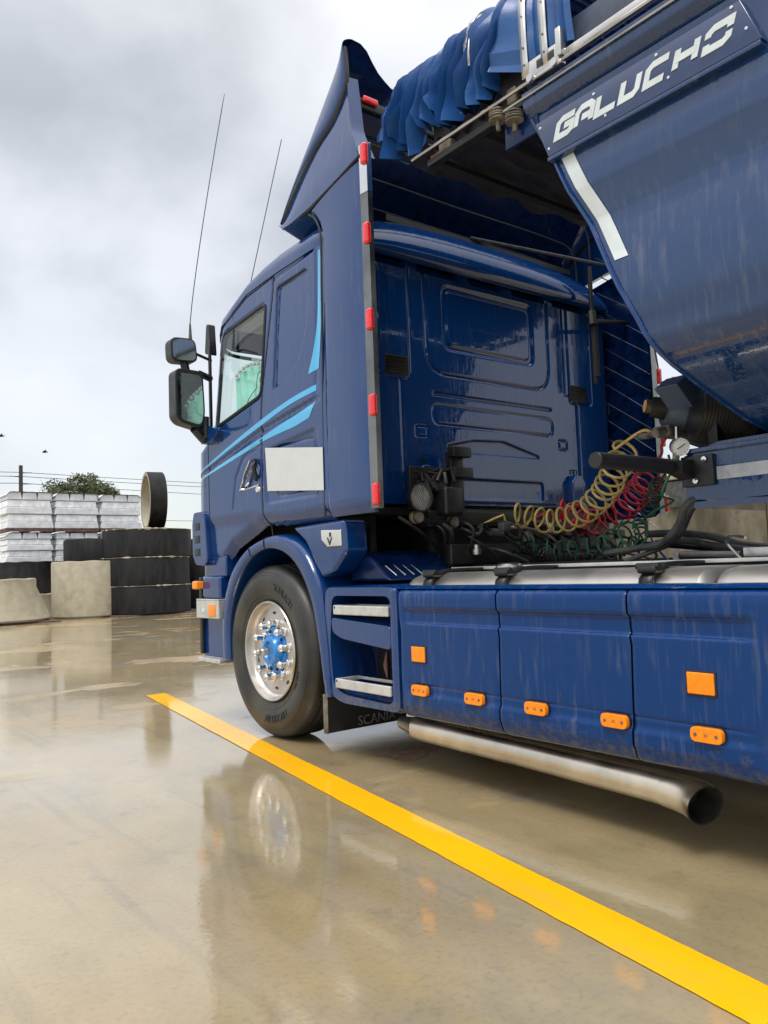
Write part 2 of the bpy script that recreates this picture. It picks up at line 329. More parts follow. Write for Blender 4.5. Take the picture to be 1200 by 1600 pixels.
def fast_obj(name, V, F, mat, parent, flip=False, smooth=40):
    used = np.unique(F); mp_ = -np.ones(len(V), int); mp_[used] = np.arange(len(used)); V = V[used]; F = mp_[F]
    if flip: F = F[:, ::-1]
    off = root_loc(parent); me = bpy.data.meshes.new(name)
    me.vertices.add(len(V)); me.vertices.foreach_set('co', (V - np.array(off)).astype(np.float32).ravel())
    me.loops.add(F.size); me.loops.foreach_set('vertex_index', F.astype(np.int32).ravel())
    me.polygons.add(len(F)); me.polygons.foreach_set('loop_start', (np.arange(len(F)) * 4).astype(np.int32))
    me.update(calc_edges=True); me.validate()
    me.polygons.foreach_set('use_smooth', [True] * len(me.polygons)); me.set_sharp_from_angle(angle=math.radians(smooth))
    me.materials.append(mat); o = bpy.data.objects.new(name, me); COL.objects.link(o); o.parent = parent; return o
# 2D distance fields
def d_seg(u, v, a, b):
    ax, ay = a; bx, by = b; dx_, dy_ = bx - ax, by - ay; t = np.clip(((u - ax) * dx_ + (v - ay) * dy_) / (dx_ * dx_ + dy_ * dy_ + 1e-12), 0, 1)
    return np.hypot(u - ax - t * dx_, v - ay - t * dy_)
def d_line(u, v, P):
    d = np.full_like(u, 9.0)
    for a, b in zip(P[:-1], P[1:]): d = np.minimum(d, d_seg(u, v, a, b))
    return d
def sd_poly(u, v, P):
    d = d_line(u, v, list(P) + [P[0]]); ins = np.zeros(u.shape, bool); n = len(P)
    for i in range(n):
        (x0, y0), (x1, y1) = P[i], P[(i + 1) % n]
        c = ((y0 > v) != (y1 > v)) & (u < (x1 - x0) * (v - y0) / (y1 - y0 + 1e-12) + x0); ins ^= c
    return np.where(ins, -d, d)
def sstep(a, b, x): t = np.clip((x - a) / (b - a), 0, 1); return t * t * (3 - 2 * t)
def groove(d, w, dep): return dep * np.exp(-(d / w) ** 2)
def recess(sd, w, dep): return dep * (1 - sstep(-w, w * 0.3, sd))

def text_mesh(s, size, extrude=0.0):
    cu = bpy.data.curves.new('txt', 'FONT'); cu.body = s; cu.size = size; cu.extrude = extrude; cu.resolution_u = 3
    o = bpy.data.objects.new('txt', cu); COL.objects.link(o); dg = bpy.context.evaluated_depsgraph_get()
    me = bpy.data.meshes.new_from_object(o.evaluated_get(dg)); V = np.array([v.co[:] for v in me.vertices]); F = [tuple(p.vertices) for p in me.polygons]
    bpy.data.objects.remove(o); bpy.data.curves.remove(cu); bpy.data.meshes.remove(me); return V, F

# ================================================================== SETTING
def ground_sheet():
    xs = np.r_[np.linspace(-400, -12, 8), np.linspace(-10, 30, 21), np.linspace(60, 400, 6)]
    ys = np.r_[np.linspace(-100, -12, 5), np.linspace(-10, 40, 26), np.linspace(80, 900, 8)]
    X, Y = np.meshgrid(xs, ys, indexing='ij'); V = np.stack([X, Y, X * 0], -1).reshape(-1, 3)
    struct('ground', V, gridF(len(xs), len(ys)), GROUND, smooth=0)
ground_sheet()
La = resample([(0.11, 6.59), (-.705, .97), (-1.15, -2.0)], 900); Lb = resample([(0.28, 6.60), (-.535, 1.0), (-.975, -2.0)], 900)
wob = lambda q: 0.0016 * np.convolve(RNG.randn(q), np.ones(5) / 5, 'same') + .0010 * np.convolve(RNG.randn(q), np.ones(60) / 8, 'same')
La[:, 0] += wob(900); Lb[:, 0] += wob(900); V = np.stack([np.c_[La, np.full(900, .004)], np.c_[Lb, np.full(900, .004)]], 1).reshape(-1, 3)
struct('yellow_line', V, gridF(900, 2), LINE, smooth=0)
mp_n = 40; an_ = np.linspace(0, 2 * PI, mp_n, endpoint=False); rad = 1 + .25 * np.sin(an_ * 3 + 1) + .18 * RNG.randn(mp_n) * .6
struct('mud_patch', [(.36 + .20 * q * math.cos(a), 3.42 + .13 * q * math.sin(a), .0015) for a, q in zip(an_, rad)], [tuple(range(mp_n))], simple('red_mud', (.26, .16, .09), .6, var=.5, scale=25, bmp=.5), smooth=0)
jt = MB(); jt.box(-8, -2.1, 2.31, 2.318, 0.0005, 0.002); struct('slab_joint', jt.V, jt.F, GREASE, smooth=0)

# concrete wall beyond the lorry, of cast panels
w = thing('concrete_wall', 'stained brown concrete wall seen behind the lorry, under the trailer', 'wall', (8, 6, 0))
for k in range(6):
    wn(prism_bev([(-2 + k * 2.4, 0), (-2 + (k + 1) * 2.4 - .02, 0), (-2 + (k + 1) * 2.4 - .02, 2.12), (-2 + k * 2.4, 2.12)], 'x', 8 + 0.012 * (k % 2), 8.25, .012).out('panel', WALL, w))
MB().box(7.9, 8.35, -2.1, 12.5, 2.125, 2.2, .01).out('coping', CONC, w)
c_ = MB(); c_.box(7.93, 7.99, 6.25, 6.62, 1.72, 2.10, .01); c_.out('grey_hatch', GREY, w)

# ------------------------------------------------ background yard goods
def ring(name, label, cx, cy, z, r, h, mat, group=None, th=0.12, r_top=None, lip=True, mat_in=None):
    rt = r_top or r; prof = [(0, r - th), (0.0, r - .02), (0.02, r), (h - .03, rt), (h, rt - .02), (h, rt - th), (0, r - th)]
    if r_top: prof = [(0, r - th), (0.0, r - .02), (0.02, r), (h * .8, rt), (h - .02, rt), (h, rt - .02), (h, rt - th), (0, r - th)]
    m_ = MB(); m_.lathe(prof, (cx, cy, z), 'z', 72)
    V = np.array(m_.V); ang = np.arctan2(V[:, 1] - cy, V[:, 0] - cx)
    V[:, 2] += 0.012 * np.sin(ang * 9 + cx * 7 + z * 5) * (V[:, 2] > z + .1) * 0.7
    o = obj(name, V, m_.F, mat, None, loc=(cx, cy, z)); tag(o, label, 'concrete ring', group); return o
G1 = 'precast concrete rings stacked in the yard'
tops = ['bottom', 'middle', 'top']
for k in range(3):
    ring('manhole_ring', 'black tarred concrete ring, %s of the tall stack of three beside the lorry' % tops[k], 5.63 + .02 * k * (-1) ** k, 21.1, .03 + k * .745, 1.17, .735, TAR, G1, r_top=None)
    c = MB(); zz = .03 + (k + 1) * .745 - .012; n_ = 90
    V = []; F = []
    for i in range(n_):                       # broken mortar bead along the joint
        a = 2 * PI * i / n_; d = 0.006 + 0.075 * max(0, RNG.rand() - .55)
        for rr, hz in ((1.172, -d), (1.185, 0), (1.172, d * .7)): V.append((5.63 + .02 * k * (-1) ** k + rr * math.cos(a), 21.1 + rr * math.sin(a), zz + hz))
    for i in range(n_):
        j = (i + 1) % n_
        for q in range(2): F.append((i * 3 + q, j * 3 + q, j * 3 + q + 1, i * 3 + q + 1))
    rg = [o for o in COL.objects if o.name.startswith('manhole_ring')][-1]
    obj('mortar_bead', V, F, CONC, rg)
ring('pale_pipe_ring', 'tall plain beige concrete pipe standing left of the black ring stack', 4.27, 21.6, 0.03, .95, 1.43, CONC, G1)
ring('manhole_ring', 'black tarred ring lying on the beige pipe, left of the tall stack', 4.85, 22.3, 1.475, 1.02, .60, TAR, G1)
ring('manhole_ring', 'lowest black tarred ring half hidden behind the lorry nose', 7.95, 22.6, 0.03, 1.15, .8, TAR, G1)
ring('manhole_ring', 'black tarred ring half hidden behind the lorry nose, upper of two', 7.95, 22.6, .84, 1.15, 1.2, TAR, G1)
ring('manhole_cone', 'beige concrete manhole cone at the left edge of the yard goods', 1.70, 21.0, 0.08, 1.37, 0.98, CONC, G1, r_top=1.05)
ring('manhole_cone', 'beige concrete cone wedged behind between the front cone and the beige pipe', 2.9, 22.9, 0.03, 1.1, .62, CONC, G1, r_top=.9)
ring('manhole_cone', 'dark tarred manhole cone behind the beige cone', 3.15, 23.4, 0.5, 1.05, 1.02, TAR, G1, r_top=.78)
# upright ring standing on the tall stack
m_ = MB(); R0 = .80; m_.lathe([(0, R0 - .1), (0, R0 - .01), (.012, R0), (.43, R0), (.442, R0 - .01), (.442, R0 - .1), (0, R0 - .1)], (0, 0, 0), 'x', 72)
V = np.array(m_.V); a = math.radians(-11); Vr = V.copy(); Vr[:, 0] = V[:, 0] * math.cos(a) - V[:, 1] * math.sin(a); Vr[:, 1] = V[:, 0] * math.sin(a) + V[:, 1] * math.cos(a)
ur = obj('manhole_ring', Vr + np.array([5.64, 21.1, 2.27 + R0]), m_.F, TAR, None, loc=(5.64, 21.1, 2.27)); tag(ur, 'black concrete ring standing upright on its edge on top of the tall stack', 'concrete ring', G1)
m_ = MB(); m_.lathe([(-.004, R0 - .1), (-.004, R0 - .012)], (0, 0, 0), 'x', 72); m_.lathe([(-.003, R0 - .102), (.44, R0 - .102)], (0, 0, 0), 'x', 72)
V = np.array(m_.V); Vr = V.copy(); Vr[:, 0] = V[:, 0] * math.cos(a) - V[:, 1] * math.sin(a); Vr[:, 1] = V[:, 0] * math.sin(a) + V[:, 1] * math.cos(a)
obj('bare_inner_face', Vr + np.array([5.64, 21.1, 2.27 + R0]), m_.F, CONC, ur)
for (x0, x1, y, lb) in ((4.5, 7.2, 20.2, 'dark plank under the black ring stack'), (-.5, 3.1, 20.1, 'dark plank under the beige cone at the left')):
    p = MB().box(x0, x1, y - .08, y + 1.6, 0.001, .03, .005).out('ground_plank', WOOD); tag(p, lb, 'plank')

def block_load(cx, cy, z, w_, h, label, seed):
    t = thing('block_pallet', label, 'pallet', (cx, cy, z), 'pallets of wrapped concrete blocks')
    r_ = random.Random(seed); d_ = 1.1
    for k, (a0, a1) in enumerate(((0, .06),)):
        MB().box(cx - w_ / 2, cx + w_ / 2, cy, cy + d_, z + .075, z + .10, .004).out('deck_board', WOOD, t)
        for q in (0, .5, 1):
            MB().box(cx - w_ / 2 + q * (w_ - .1), cx - w_ / 2 + q * (w_ - .1) + .1, cy, cy + d_, z, z + .073, .004).out('bearer', WOOD, t)
        MB().box(cx - w_ / 2 + .02, cx + w_ / 2 - .02, cy + .005, cy + .03, z + .002, z + .071).out('board', WOOD, t)
    n = 5; hh = (h - .10) / n
    for k in range(n):
        j = r_.uniform(-.02, .02); zz = z + .10 + k * hh; ins = .035 if k % 2 else 0.0
        if k == n - 1:
            for q in range(3):
                ww = (w_ - .04) / 3; x0 = cx - w_ / 2 + .02 + q * ww
                wn(prism_bev([(x0 + .005, zz), (x0 + ww - .005, zz), (x0 + ww - .03, zz + hh * 1.0), (x0 + .03, zz + hh * 1.0)], 'y', cy + .03, cy + d_ - .03, .012).out('wrapped_block', BLOCK, t))
        else:
            wn(prism_bev([(cx - w_ / 2 + ins + j, zz), (cx + w_ / 2 - ins + j, zz), (cx + w_ / 2 - .03 - ins + j, zz + hh - .01), (cx - w_ / 2 + .03 + ins + j, zz + hh - .01)], 'y', cy + ins + .02, cy + d_ - .02, .018).out('wrapped_course', PLASTIC if k % 2 else BLOCK, t))
    # film sagging over the top, uneven
    nu, nv = 14, 8; U, W_ = np.meshgrid(np.linspace(-.5, .5, nu), np.linspace(0, 1, nv), indexing='ij')
    edge = np.clip((np.abs(U) - .38) / .12, 0, 1); Z = z + h + .015 - edge ** 2 * .11 + .014 * RNG.rand(nu, nv)
    obj('film', np.stack([cx + U * (w_ + .03), cy - .01 + W_ * d_, Z], -1).reshape(-1, 3), gridF(nu, nv), PLASTIC, t)
names = ['left', 'middle', 'right']
for c in range(3):
    for r in range(3):
        if r == 0 and c > 0: continue
        z0 = (.05, 1.43, 2.40)[r]; h = (1.33, .93, 1.12)[r]
        lv = ('bottom', 'middle', 'top')[r]
        block_load(3.36 + c * 1.32, 24.0 + .03 * c, z0, 1.27, h, 'wrapped pallet of grey blocks, %s of its column, %s column left of the rings' % (lv, names[c]), 10 * c + r)
for r in range(2):
    block_load(2.35, 31, .05 + r * 1.25, 1.6, 1.2, 'wrapped pallet of pale blocks at the far left edge, %s one' % ('lower', 'upper')[r], 50 + r)

# utility pole, wires, tree, bird
up = thing('utility_pole', 'thin dark utility pole with wires behind the block pallets', 'utility pole', (7.0, 41, 0))
MB().tube([(7.0, 41, 0), (7.0, 41, 6.62)], [.12, .09], 8).out('pole', simple('pole_wood', (.05, .045, .04), .9), up)
for z, s in ((6.25, -1), (6.05, 1), (5.7, -1)):
    MB().tube([(7.0, 41, z), (7.0 - s * .5, 41, z + .03)], .02, 5).out('cross_arm', BLACK, up)
wires = [((-14, 36, 6.1), (7.0, 41, 6.28), (60, 60, 8.6)), ((-14, 36, 5.9), (7.0, 41, 6.08), (60, 60, 8.2)), ((-14, 36, 5.4), (7.0, 41, 5.75), (60, 60, 7.3)), ((-14, 38, 3.6), (7.0, 45, 4.4), (60, 62, 5.8))]
wl = ['topmost of the overhead wires on the pole', 'second overhead wire down the pole', 'third overhead wire down the pole', 'lowest sagging overhead wire, well under the others']
for q, (a, b, c) in enumerate(wires):
    P = []
    for (p0, p1) in ((a, b), (b, c)):
        for i in range(13):
            t = i / 12; P.append((p0[0] + (p1[0] - p0[0]) * t, p0[1] + (p1[1] - p0[1]) * t, p0[2] + (p1[2] - p0[2]) * t - .5 * 4 * t * (1 - t) * .5))
    o = MB().tube(P, .014, 4).out('overhead_wire', BLACK); tag(o, wl[q], 'wire', 'overhead wires')
LEAF = simple('olive_leaf', (0.085, 0.105, 0.045), .7, var=.4, scale=1.5)
tr = thing('olive_tree', 'round bushy olive green tree rising behind the wrapped pallets', 'tree', (9.9, 41, 0))
MB().tube([(9.9, 41, 0), (9.95, 41, 2.2), (9.8, 41, 4.2)], [.3, .24, .12], 8).out('trunk', TRUNK, tr)
V = []; F = []; lb = []
clumps = [(np.array([9.9 + RNG.uniform(-1.5, 1.5), 41 + RNG.uniform(-1, 1), RNG.uniform(3.9, 5.7)]), RNG.uniform(.35, .75)) for _ in range(42)]
clumps += [(np.array([9.7, 41, 6.0]), .45), (np.array([10.9, 41, 5.5]), .4), (np.array([8.8, 41, 5.5]), .45), (np.array([11.6, 41, 5.15]), .35), (np.array([10.3, 41, 6.05]), .4)]
for c, r in clumps:
    for _ in range(260):
        d = RNG.randn(3); d /= np.linalg.norm(d); p = c + d * r * RNG.uniform(.3, 1.08) * np.array([1, 1, .85]); a_ = RNG.randn(3) * .055; b_ = RNG.randn(3) * .05; n0 = len(V)
        V += [p - a_, p + b_, p + a_]; F.append((n0, n0 + 1, n0 + 2))
o = obj('crown', V, F, LEAF, tr, smooth=0)
lm = MB()
for c, r in clumps[:20]: lm.tube([(9.85, 41, 3.3), tuple((np.array([9.85, 41, 3.6]) + c) / 2), tuple(c)], [.07, .045, .015], 5)
lm.out('limb', TRUNK, tr)
def bird(p, lb):
    t = thing('bird', lb, 'bird', p)
    x, y, z = p; m_ = MB(); m_.tube([(x - .12, y, z), (x - .08, y, z + .01), (x, y, z + .02), (x + .1, y, z + .03), (x + .16, y, z + .035)], [.008, .035, .045, .03, .006], 8); m_.out('body', BLACK, t)
    for s in (-1, 1): obj('wing', [(x - .07, y, z + .02), (x + .06, y, z + .03), (x + .02, y + s * .12, z + .12), (x - .05, y + s * .24, z + .09)], [(0, 1, 2, 3)], BLACK, t)
bird((7.86, 40, 7.17), 'tiny dark bird flying over the pallets'); bird((5.92, 40, 7.81), 'tiny dark bird at the left edge of the sky')

# ================================================================== LORRY
T = thing('blue_lorry', 'glossy dark blue two axle tractor unit with sleeper cab parked on the wet yard', 'lorry', (1.245, 4.3, 0))
# ---- cab surface
YR = 3.47
def zs(y):  # seam between cab side and roof
    return np.interp(y, [3.3, 4.2, 4.5, 4.82, 5.12, 5.6], [2.83, 2.82, 2.80, 2.70, 2.60, 2.52])
def yfront(z): return np.interp(z, [1.0, 1.86, 1.98, 2.72, 2.9], [5.47, 5.45, 5.22, 5.13, 5.08])
RC = .35
def plan(s, z):
    """s runs forward along the side: y = s up to the corner, then round the nose"""
    yf = yfront(z); yc = yf - RC; th = np.clip((s - yc) / RC, 0, PI / 2)
    ex = np.maximum(s - yc - RC * PI / 2, 0)
    y = np.where(s < yc, s, yc + RC * np.sin(th)); x = np.where(s < yc, 0, RC * (1 - np.cos(th))) + ex
    nx = -np.cos(th); ny = np.sin(th); tum = np.maximum(z - 1.95, 0) * .035
    return x - nx * tum, y - ny * tum, nx, ny
WIN = rounded([(4.245, 2.67), (4.30, 2.10), (4.92, 2.0), (4.84, 2.62)], .045)
BLW = rounded([(4.11, 2.735), (3.75, 2.745)], .04)[:0] + [(4.085, 2.735), (3.78, 2.745), (3.757, 2.73), (3.75, 2.70), (3.752, 2.6), (3.757, 2.5), (3.77, 2.41), (3.795, 2.33), (3.83, 2.26), (3.88, 2.20), (3.95, 2.155), (4.03, 2.125), (4.145, 2.10), (4.13, 2.4), (4.105, 2.715)]
LOCK = rounded([(3.69, 1.47), (3.69, 1.745), (4.13, 1.75), (4.13, 1.45)], .06)
LOCKO = rounded([(3.655, 1.41), (3.655, 1.80), (4.265, 1.75), (4.265, 1.41)], .06)
HNDL = rounded([(4.43, 1.71), (4.35, 1.71), (4.335, 1.54), (4.57, 1.53)], .03)
TRIM = [(4.30, 1.785), (4.40, 1.78), (4.55, 1.73), (4.65, 1.62), (4.70, 1.42)]
DOORSEAM = [tuple(p) for p in spline([(4.15, 2.83), (4.155, 2.71), (4.22, 2.4), (4.285, 2.1), (4.295, 1.8), (4.30, 1.40), (4.27, 1.2)], 6)]
CREASE = [(4.93, 1.755), (4.30, 1.885), (3.66, 1.965)]
def side_relief(y, z):
    h = np.zeros_like(y)
    h += recess(sd_poly(y, z, BLW), .012, .016)
    h += recess(sd_poly(y, z, LOCKO), .02, .010) + groove(np.abs(sd_poly(y, z, LOCK)), .007, .008)
    h += recess(sd_poly(y, z, HNDL), .012, .03)
    h += recess(sd_poly(y, z, WIN) - .02, .01, .008)
    sdt = d_line(y, z, TRIM); h += groove(sdt, .012, .008)
    # swage line: panel steps in beneath it
    zc = np.interp(y, [3.66, 4.30, 4.93, 5.6], [1.965, 1.885, 1.755, 1.62]); fade = sstep(3.60, 3.70, y)
    h += .012 * fade * np.exp(-((z - zc + .012) / .018) ** 2) * (z < zc) + .012 * fade * np.exp(-((z - zc) / .006) ** 2) * (z >= zc)
    # step crease of the side blister, rising behind the blind window
    h += groove(d_line(y, z, [(4.14, 2.79), (3.70, 2.825)]), .010, .006)
    h += groove(d_line(y, z, [(3.655, 2.80), (3.645, 2.3), (3.66, 1.99)]), .016, .004)
    h += groove(d_line(y, z, DOORSEAM), .006, .012)
    # lower body turns under
    zb = np.interp(y, [3.45, 4.0, 4.32, 4.5, 4.75, 4.9, 5.5], [1.28, 1.27, 1.29, 1.24, 1.16, 1.06, 1.05])
    u = np.clip((zb + .09 - z) / .09, 0, 1); h += .05 * u ** 2
    # broad blister over the wheel arch
    h += .02 * sstep(1.40, 1.30, z) * sstep(4.3, 4.5, y)
    return h, zb
def build_side(mirror=False):
    ss = np.r_[np.arange(3.56, 5.0, .007 if not mirror else .06), np.linspace(5.0, 5.60, 46 if not mirror else 14), np.linspace(5.62, 5.75, 4)]
    ws = np.linspace(0, 1, 245 if not mirror else 40)
    S, W_ = np.meshgrid(ss, ws, indexing='ij'); z0 = 1.04; Z = z0 + (zs(np.minimum(S, 5.2)) - z0) * W_
    h, zb = side_relief(S, Z); h = h if not mirror else h * 0
    X, Y, nx, ny = plan(S, Z); X = X - nx * h; Y = Y - ny * h
    if mirror: X = 2.49 - X
    V = np.stack([X, Y, Z], -1).reshape(-1, 3)
    def cen(A): return (A[:-1, :-1] + A[1:, :-1] + A[:-1, 1:] + A[1:, 1:]) / 4
    sc_, zc_ = cen(S), cen(Z); keepb = zc_ > cen(zb)
    keepw = (sd_poly(sc_, zc_, WIN) > 0) & ~((zc_ > 1.99) & (sc_ > 5.09) & (zc_ < 2.56))
    # arch cut-out
    base = keepb & keepw
    dx_ = np.interp(zc_, [p[1] for p in sorted(DOORSEAM, key=lambda q: q[1])], [p[0] for p in sorted(DOORSEAM, key=lambda q: q[1])])
    if mirror:
        fast_obj('cab_side', V, gridF(len(ss), len(ws), base), PAINT, T); return
    fast_obj('door', V, gridF(len(ss), len(ws), base & (sc_ > dx_) & (sc_ < 5.05)), PAINT, T, flip=True)
    fast_obj('cab_side', V, gridF(len(ss), len(ws), base & (sc_ <= dx_)), PAINT, T, flip=True)
    fast_obj('cab_nose', V, gridF(len(ss), len(ws), base & (sc_ >= 5.05)), PAINT, T, flip=True)
build_side(); build_side(True)
DOOR = [o for o in T.children if o.name == 'door'][0]
def on_side(s, z, off=0.0):
    s = np.asarray(s, float); z = np.asarray(z, float); X, Y, nx, ny = plan(s, z); h, _ = side_relief(s, z)
    return np.stack([X - nx * (h - off), Y - ny * (h - off), z], -1)
# seals along the seams
def seal(P, r, name='door_seal', parent=T, off=-.002, mat=None):
    P = resample([p for p in P], 80); MB().tube([tuple(q) for q in on_side(P[:, 0], P[:, 1], off)], r, 6).out(name, mat or RUBBER, parent)
seal(DOORSEAM, .0045, parent=DOOR, off=.008)
seal([(5.1, 2.585), (4.82, 2.685), (4.5, 2.785), (4.2, 2.808), (4.16, 2.81)], .005, 'roof_seal', off=.0)
seal(WIN + [WIN[0]], .012, 'window_seal', DOOR, 0.002)
seal([(5.055, 2.56), (5.055, 2.0), (5.05, 1.05)], .004, 'pillar_seal', off=-.001)
seal([(4.10, 2.72), (4.085, 2.732), (3.78, 2.742), (3.76, 2.73)], .005, 'window_seal', off=-.002)
seal([(4.105, 2.71), (4.145, 2.12)], .003, 'window_seal', off=-.002)
P = np.array(WIN + [WIN[0]]); gl = on_side(P[:-1, 0], P[:-1, 1], -.008)
wglass = obj('window', gl, [tuple(range(len(gl)))], GLASS, DOOR, smooth=0)
# pale wind deflector / sun tint band on top of the glass
WD = [(4.25, 2.665), (4.25, 2.55), (4.55, 2.53), (4.80, 2.44), (4.90, 2.2), (4.93, 2.02), (4.86, 2.62)]
gl = on_side([p[0] for p in WD], [p[1] for p in WD], .006)
obj('rain_guard', gl, [tuple(range(len(gl)))], mat_glass('smoke_glass', (.80, .82, .80)), DOOR, smooth=0)
# stripes
def stripe(up_, lo_, n=60):
    a = resample(spline(up_, 6), n); b = resample(spline(lo_, 6), n); rows = [on_side(a[:, 0] * (1 - t) + b[:, 0] * t, a[:, 1] * (1 - t) + b[:, 1] * t, .0018) for t in (0, .25, .5, .75, 1)]
    V = np.stack(rows, 1).reshape(-1, 3); obj('cyan_stripe', V, gridF(n, 5), CYAN, T)
stripe([(5.30, 1.70), (5.12, 1.745), (4.70, 1.85), (4.30, 1.94), (3.95, 2.005), (3.66, 2.035)], [(5.30, 1.69), (5.12, 1.73), (4.70, 1.825), (4.30, 1.905), (3.95, 1.972), (3.66, 2.0)])
stripe([(5.30, 1.655), (5.12, 1.695), (4.75, 1.755), (4.30, 1.83), (4.05, 1.875), (3.85, 1.905), (3.665, 1.945)], [(5.30, 1.645), (5.12, 1.675), (4.75, 1.73), (4.30, 1.80), (4.05, 1.825), (3.9, 1.835), (3.735, 1.86)])
stripe([(3.615, 2.80), (3.605, 2.6), (3.605, 2.4), (3.615, 2.25), (3.63, 2.12)], [(3.635, 2.80), (3.64, 2.6), (3.65, 2.4), (3.68, 2.25), (3.74, 2.11)])
# door handle and its frame
def flat_on_side(poly, name, mat, parent, off=.004, th=.012):
    a = on_side([p[0] for p in poly], [p[1] for p in poly], off); b = a.copy(); b[:, 0] -= th
    n = len(poly); obj(name, np.r_[a, b], [tuple(range(n)), tuple(range(n, 2 * n))[::-1]] + [(i, n + i, n + (i + 1) % n, (i + 1) % n) for i in range(n)], mat, parent, smooth=30)
seal([(4.58, 1.53), (4.57, 1.535), (4.35, 1.54), (4.33, 1.54)], .006, 'handle_trim', DOOR, .006, CHROME)
seal([(4.58, 1.53), (4.51, 1.64), (4.44, 1.71)], .005, 'handle_trim', DOOR, .006, CHROME)
seal([(4.36, 1.70), (4.345, 1.66), (4.345, 1.60), (4.37, 1.575)], .014, 'handle', DOOR, .035, BLACK)
m_ = MB(); m_.lathe([(-.012, .001), (-.012, .018), (0, .022)], tuple(on_side([4.345], [1.515], 0)[0]), 'x', 20); m_.out('lock', CHROME, DOOR)
# pale blank decal behind the door
flat_on_side([(4.24, 1.76), (3.60, 1.672), (3.60, 1.435), (4.24, 1.495)], 'blank_decal', DECAL, T, .006, .0)

# ---- roof: arched sections from the rear lip forward
def roof():
    st = [(3.44, .0, .17), (3.415, .04, .15), (3.40, .12, .14), (3.395, .24, .13), (3.405, .40, .11), (3.435, .58, .09), (3.48, .74, .065), (3.54, .86, .04), (3.61, .94, .02), (3.7, 1, 0), (3.9, 1, 0), (4.1, 1, 0), (4.3, .99, 0), (4.5, .96, 0), (4.7, .92, 0), (4.85, .90, 0), (4.95, .86, .03), (5.03, .74, .07), (5.08, .52, .13), (5.10, .25, .18), (5.11, 0, .22)]
    n = 60; V = []
    for y, k, ins in st:
        zb = float(zs(y)) - float(np.interp(y, [3.40, 3.6], [.065, 0])); top = 3.06 - .28 * max(0, (y - 4.1) / .9) ** 1.6 + .0
        hw = 1.245 - ins - .025; hgt = max((top - zb) * k, 0)
        for i in range(n + 1):
            a = PI * i / n; cx = math.copysign(abs(math.cos(a)) ** .50, -math.cos(a)); cz = math.sin(a) ** .62
            V.append((1.245 + hw * cx, y, zb + hgt * cz + .05 * k * max(0, 1 - cx * cx)))
    o = obj('roof', V, gridF(len(st), n + 1), PAINT, T, smooth=50); return o
roof()
# ---- rear wall with its pressings
def rear():
    xs = np.arange(.05, 2.44, .0065); zz = np.arange(1.36, 2.80, .0065); X, Z = np.meshgrid(xs, zz, indexing='ij'); h = X * 0
    rr = lambda x0, x1, z0, z1, r: rounded([(x0, z0), (x1, z0), (x1, z1), (x0, z1)], r)
    h += groove(np.abs(sd_poly(X, Z, rr(.66, 1.75, 2.145, 3.0, .16))), .008, .010) * (Z < 2.76)
    h += recess(sd_poly(X, Z, rr(.80, 1.61, 2.295, 2.71, .07)), .018, .014) - recess(sd_poly(X, Z, rr(.835, 1.575, 2.33, 2.675, .05)), .012, .010)
    h += recess(sd_poly(X, Z, rr(.70, 1.76, 2.008, 2.034, .013)), .010, .014)
    h += groove(np.abs(sd_poly(X, Z, rr(.70, 1.76, 1.84, 1.955, .057))), .008, .008)
    h += recess(sd_poly(X, Z, rounded([(.80, 1.675), (1.61, 1.675), (1.61, 1.70), (1.28, 1.775), (1.02, 1.765), (.80, 1.72)], .02)), .012, .012)
    h += recess(sd_poly(X, Z, rr(.84, 1.64, 1.395, 1.525, .03)), .014, .012)
    for x0, x1 in ((.56, .65), (1.82, 1.90)): h += groove(np.abs(sd_poly(X, Z, rr(x0, x1, 1.755, 1.815, .01))), .006, .008)
    for x0, x1 in ((.30, .535), (1.955, 2.19)): h += groove(np.abs(sd_poly(X, Z, rr(x0, x1, 2.09, 3.0, .03))), .006, .008) * (Z < 2.75)
    for x in (.455, 2.035): h += groove(np.abs(X - x), .004, .008) * (Z < 2.09)
    h += groove(np.abs(X - 1.905), .005, .008) * (Z > 2.135) * (Z < 2.75)
    h += groove(np.abs(Z - 2.135), .004, .008) * (X > 1.905) * (X < 2.0)
    h += groove(np.abs(X - 2.02), .005, .006) * (Z < 2.12) * (Z > 1.4)
    # corner rounding and the dark step under the roof lip
    for e_ in (X - .05, 2.44 - X): u = np.clip((.12 - e_) / .12, 0, 1); h += .10 * (1 - np.sqrt(1 - np.minimum(u, .995) ** 2))
    teeth = np.zeros_like(X)
    for x in (.57, 1.0, 1.38, 1.78, 2.2): teeth = np.maximum(teeth, sstep(.055, .04, np.abs(X - x)))
    h += .05 * sstep(2.745, 2.77, Z) * (1 - teeth)
    h += .012 * np.exp(-((Z - 1.36) / .03) ** 2)
    V = np.stack([X, YR + h, Z], -1).reshape(-1, 3); fast_obj('rear_wall', V, gridF(len(xs), len(zz)), PAINT, T, smooth=50)
rear()
RW = [o for o in T.children if o.name == 'rear_wall'][0]
for x0 in (.345, 1.96):
    v_ = MB(); v_.box(x0, x0 + .175, YR - .004, YR + .01, 2.10, 2.215, .004); ve = v_.out('air_vent', BLACK, T)
    for k in range(7):
        z = 2.112 + k * .0145; MB().add([(x0 + .008, YR - .005, z), (x0 + .167, YR - .005, z), (x0 + .167, YR - .016, z + .006), (x0 + .008, YR - .016, z + .006), (x0 + .008, YR - .005, z + .009), (x0 + .167, YR - .005, z + .009)], [(0, 1, 2, 3), (3, 2, 5, 4)]).out('vent_slat', GREY, ve)
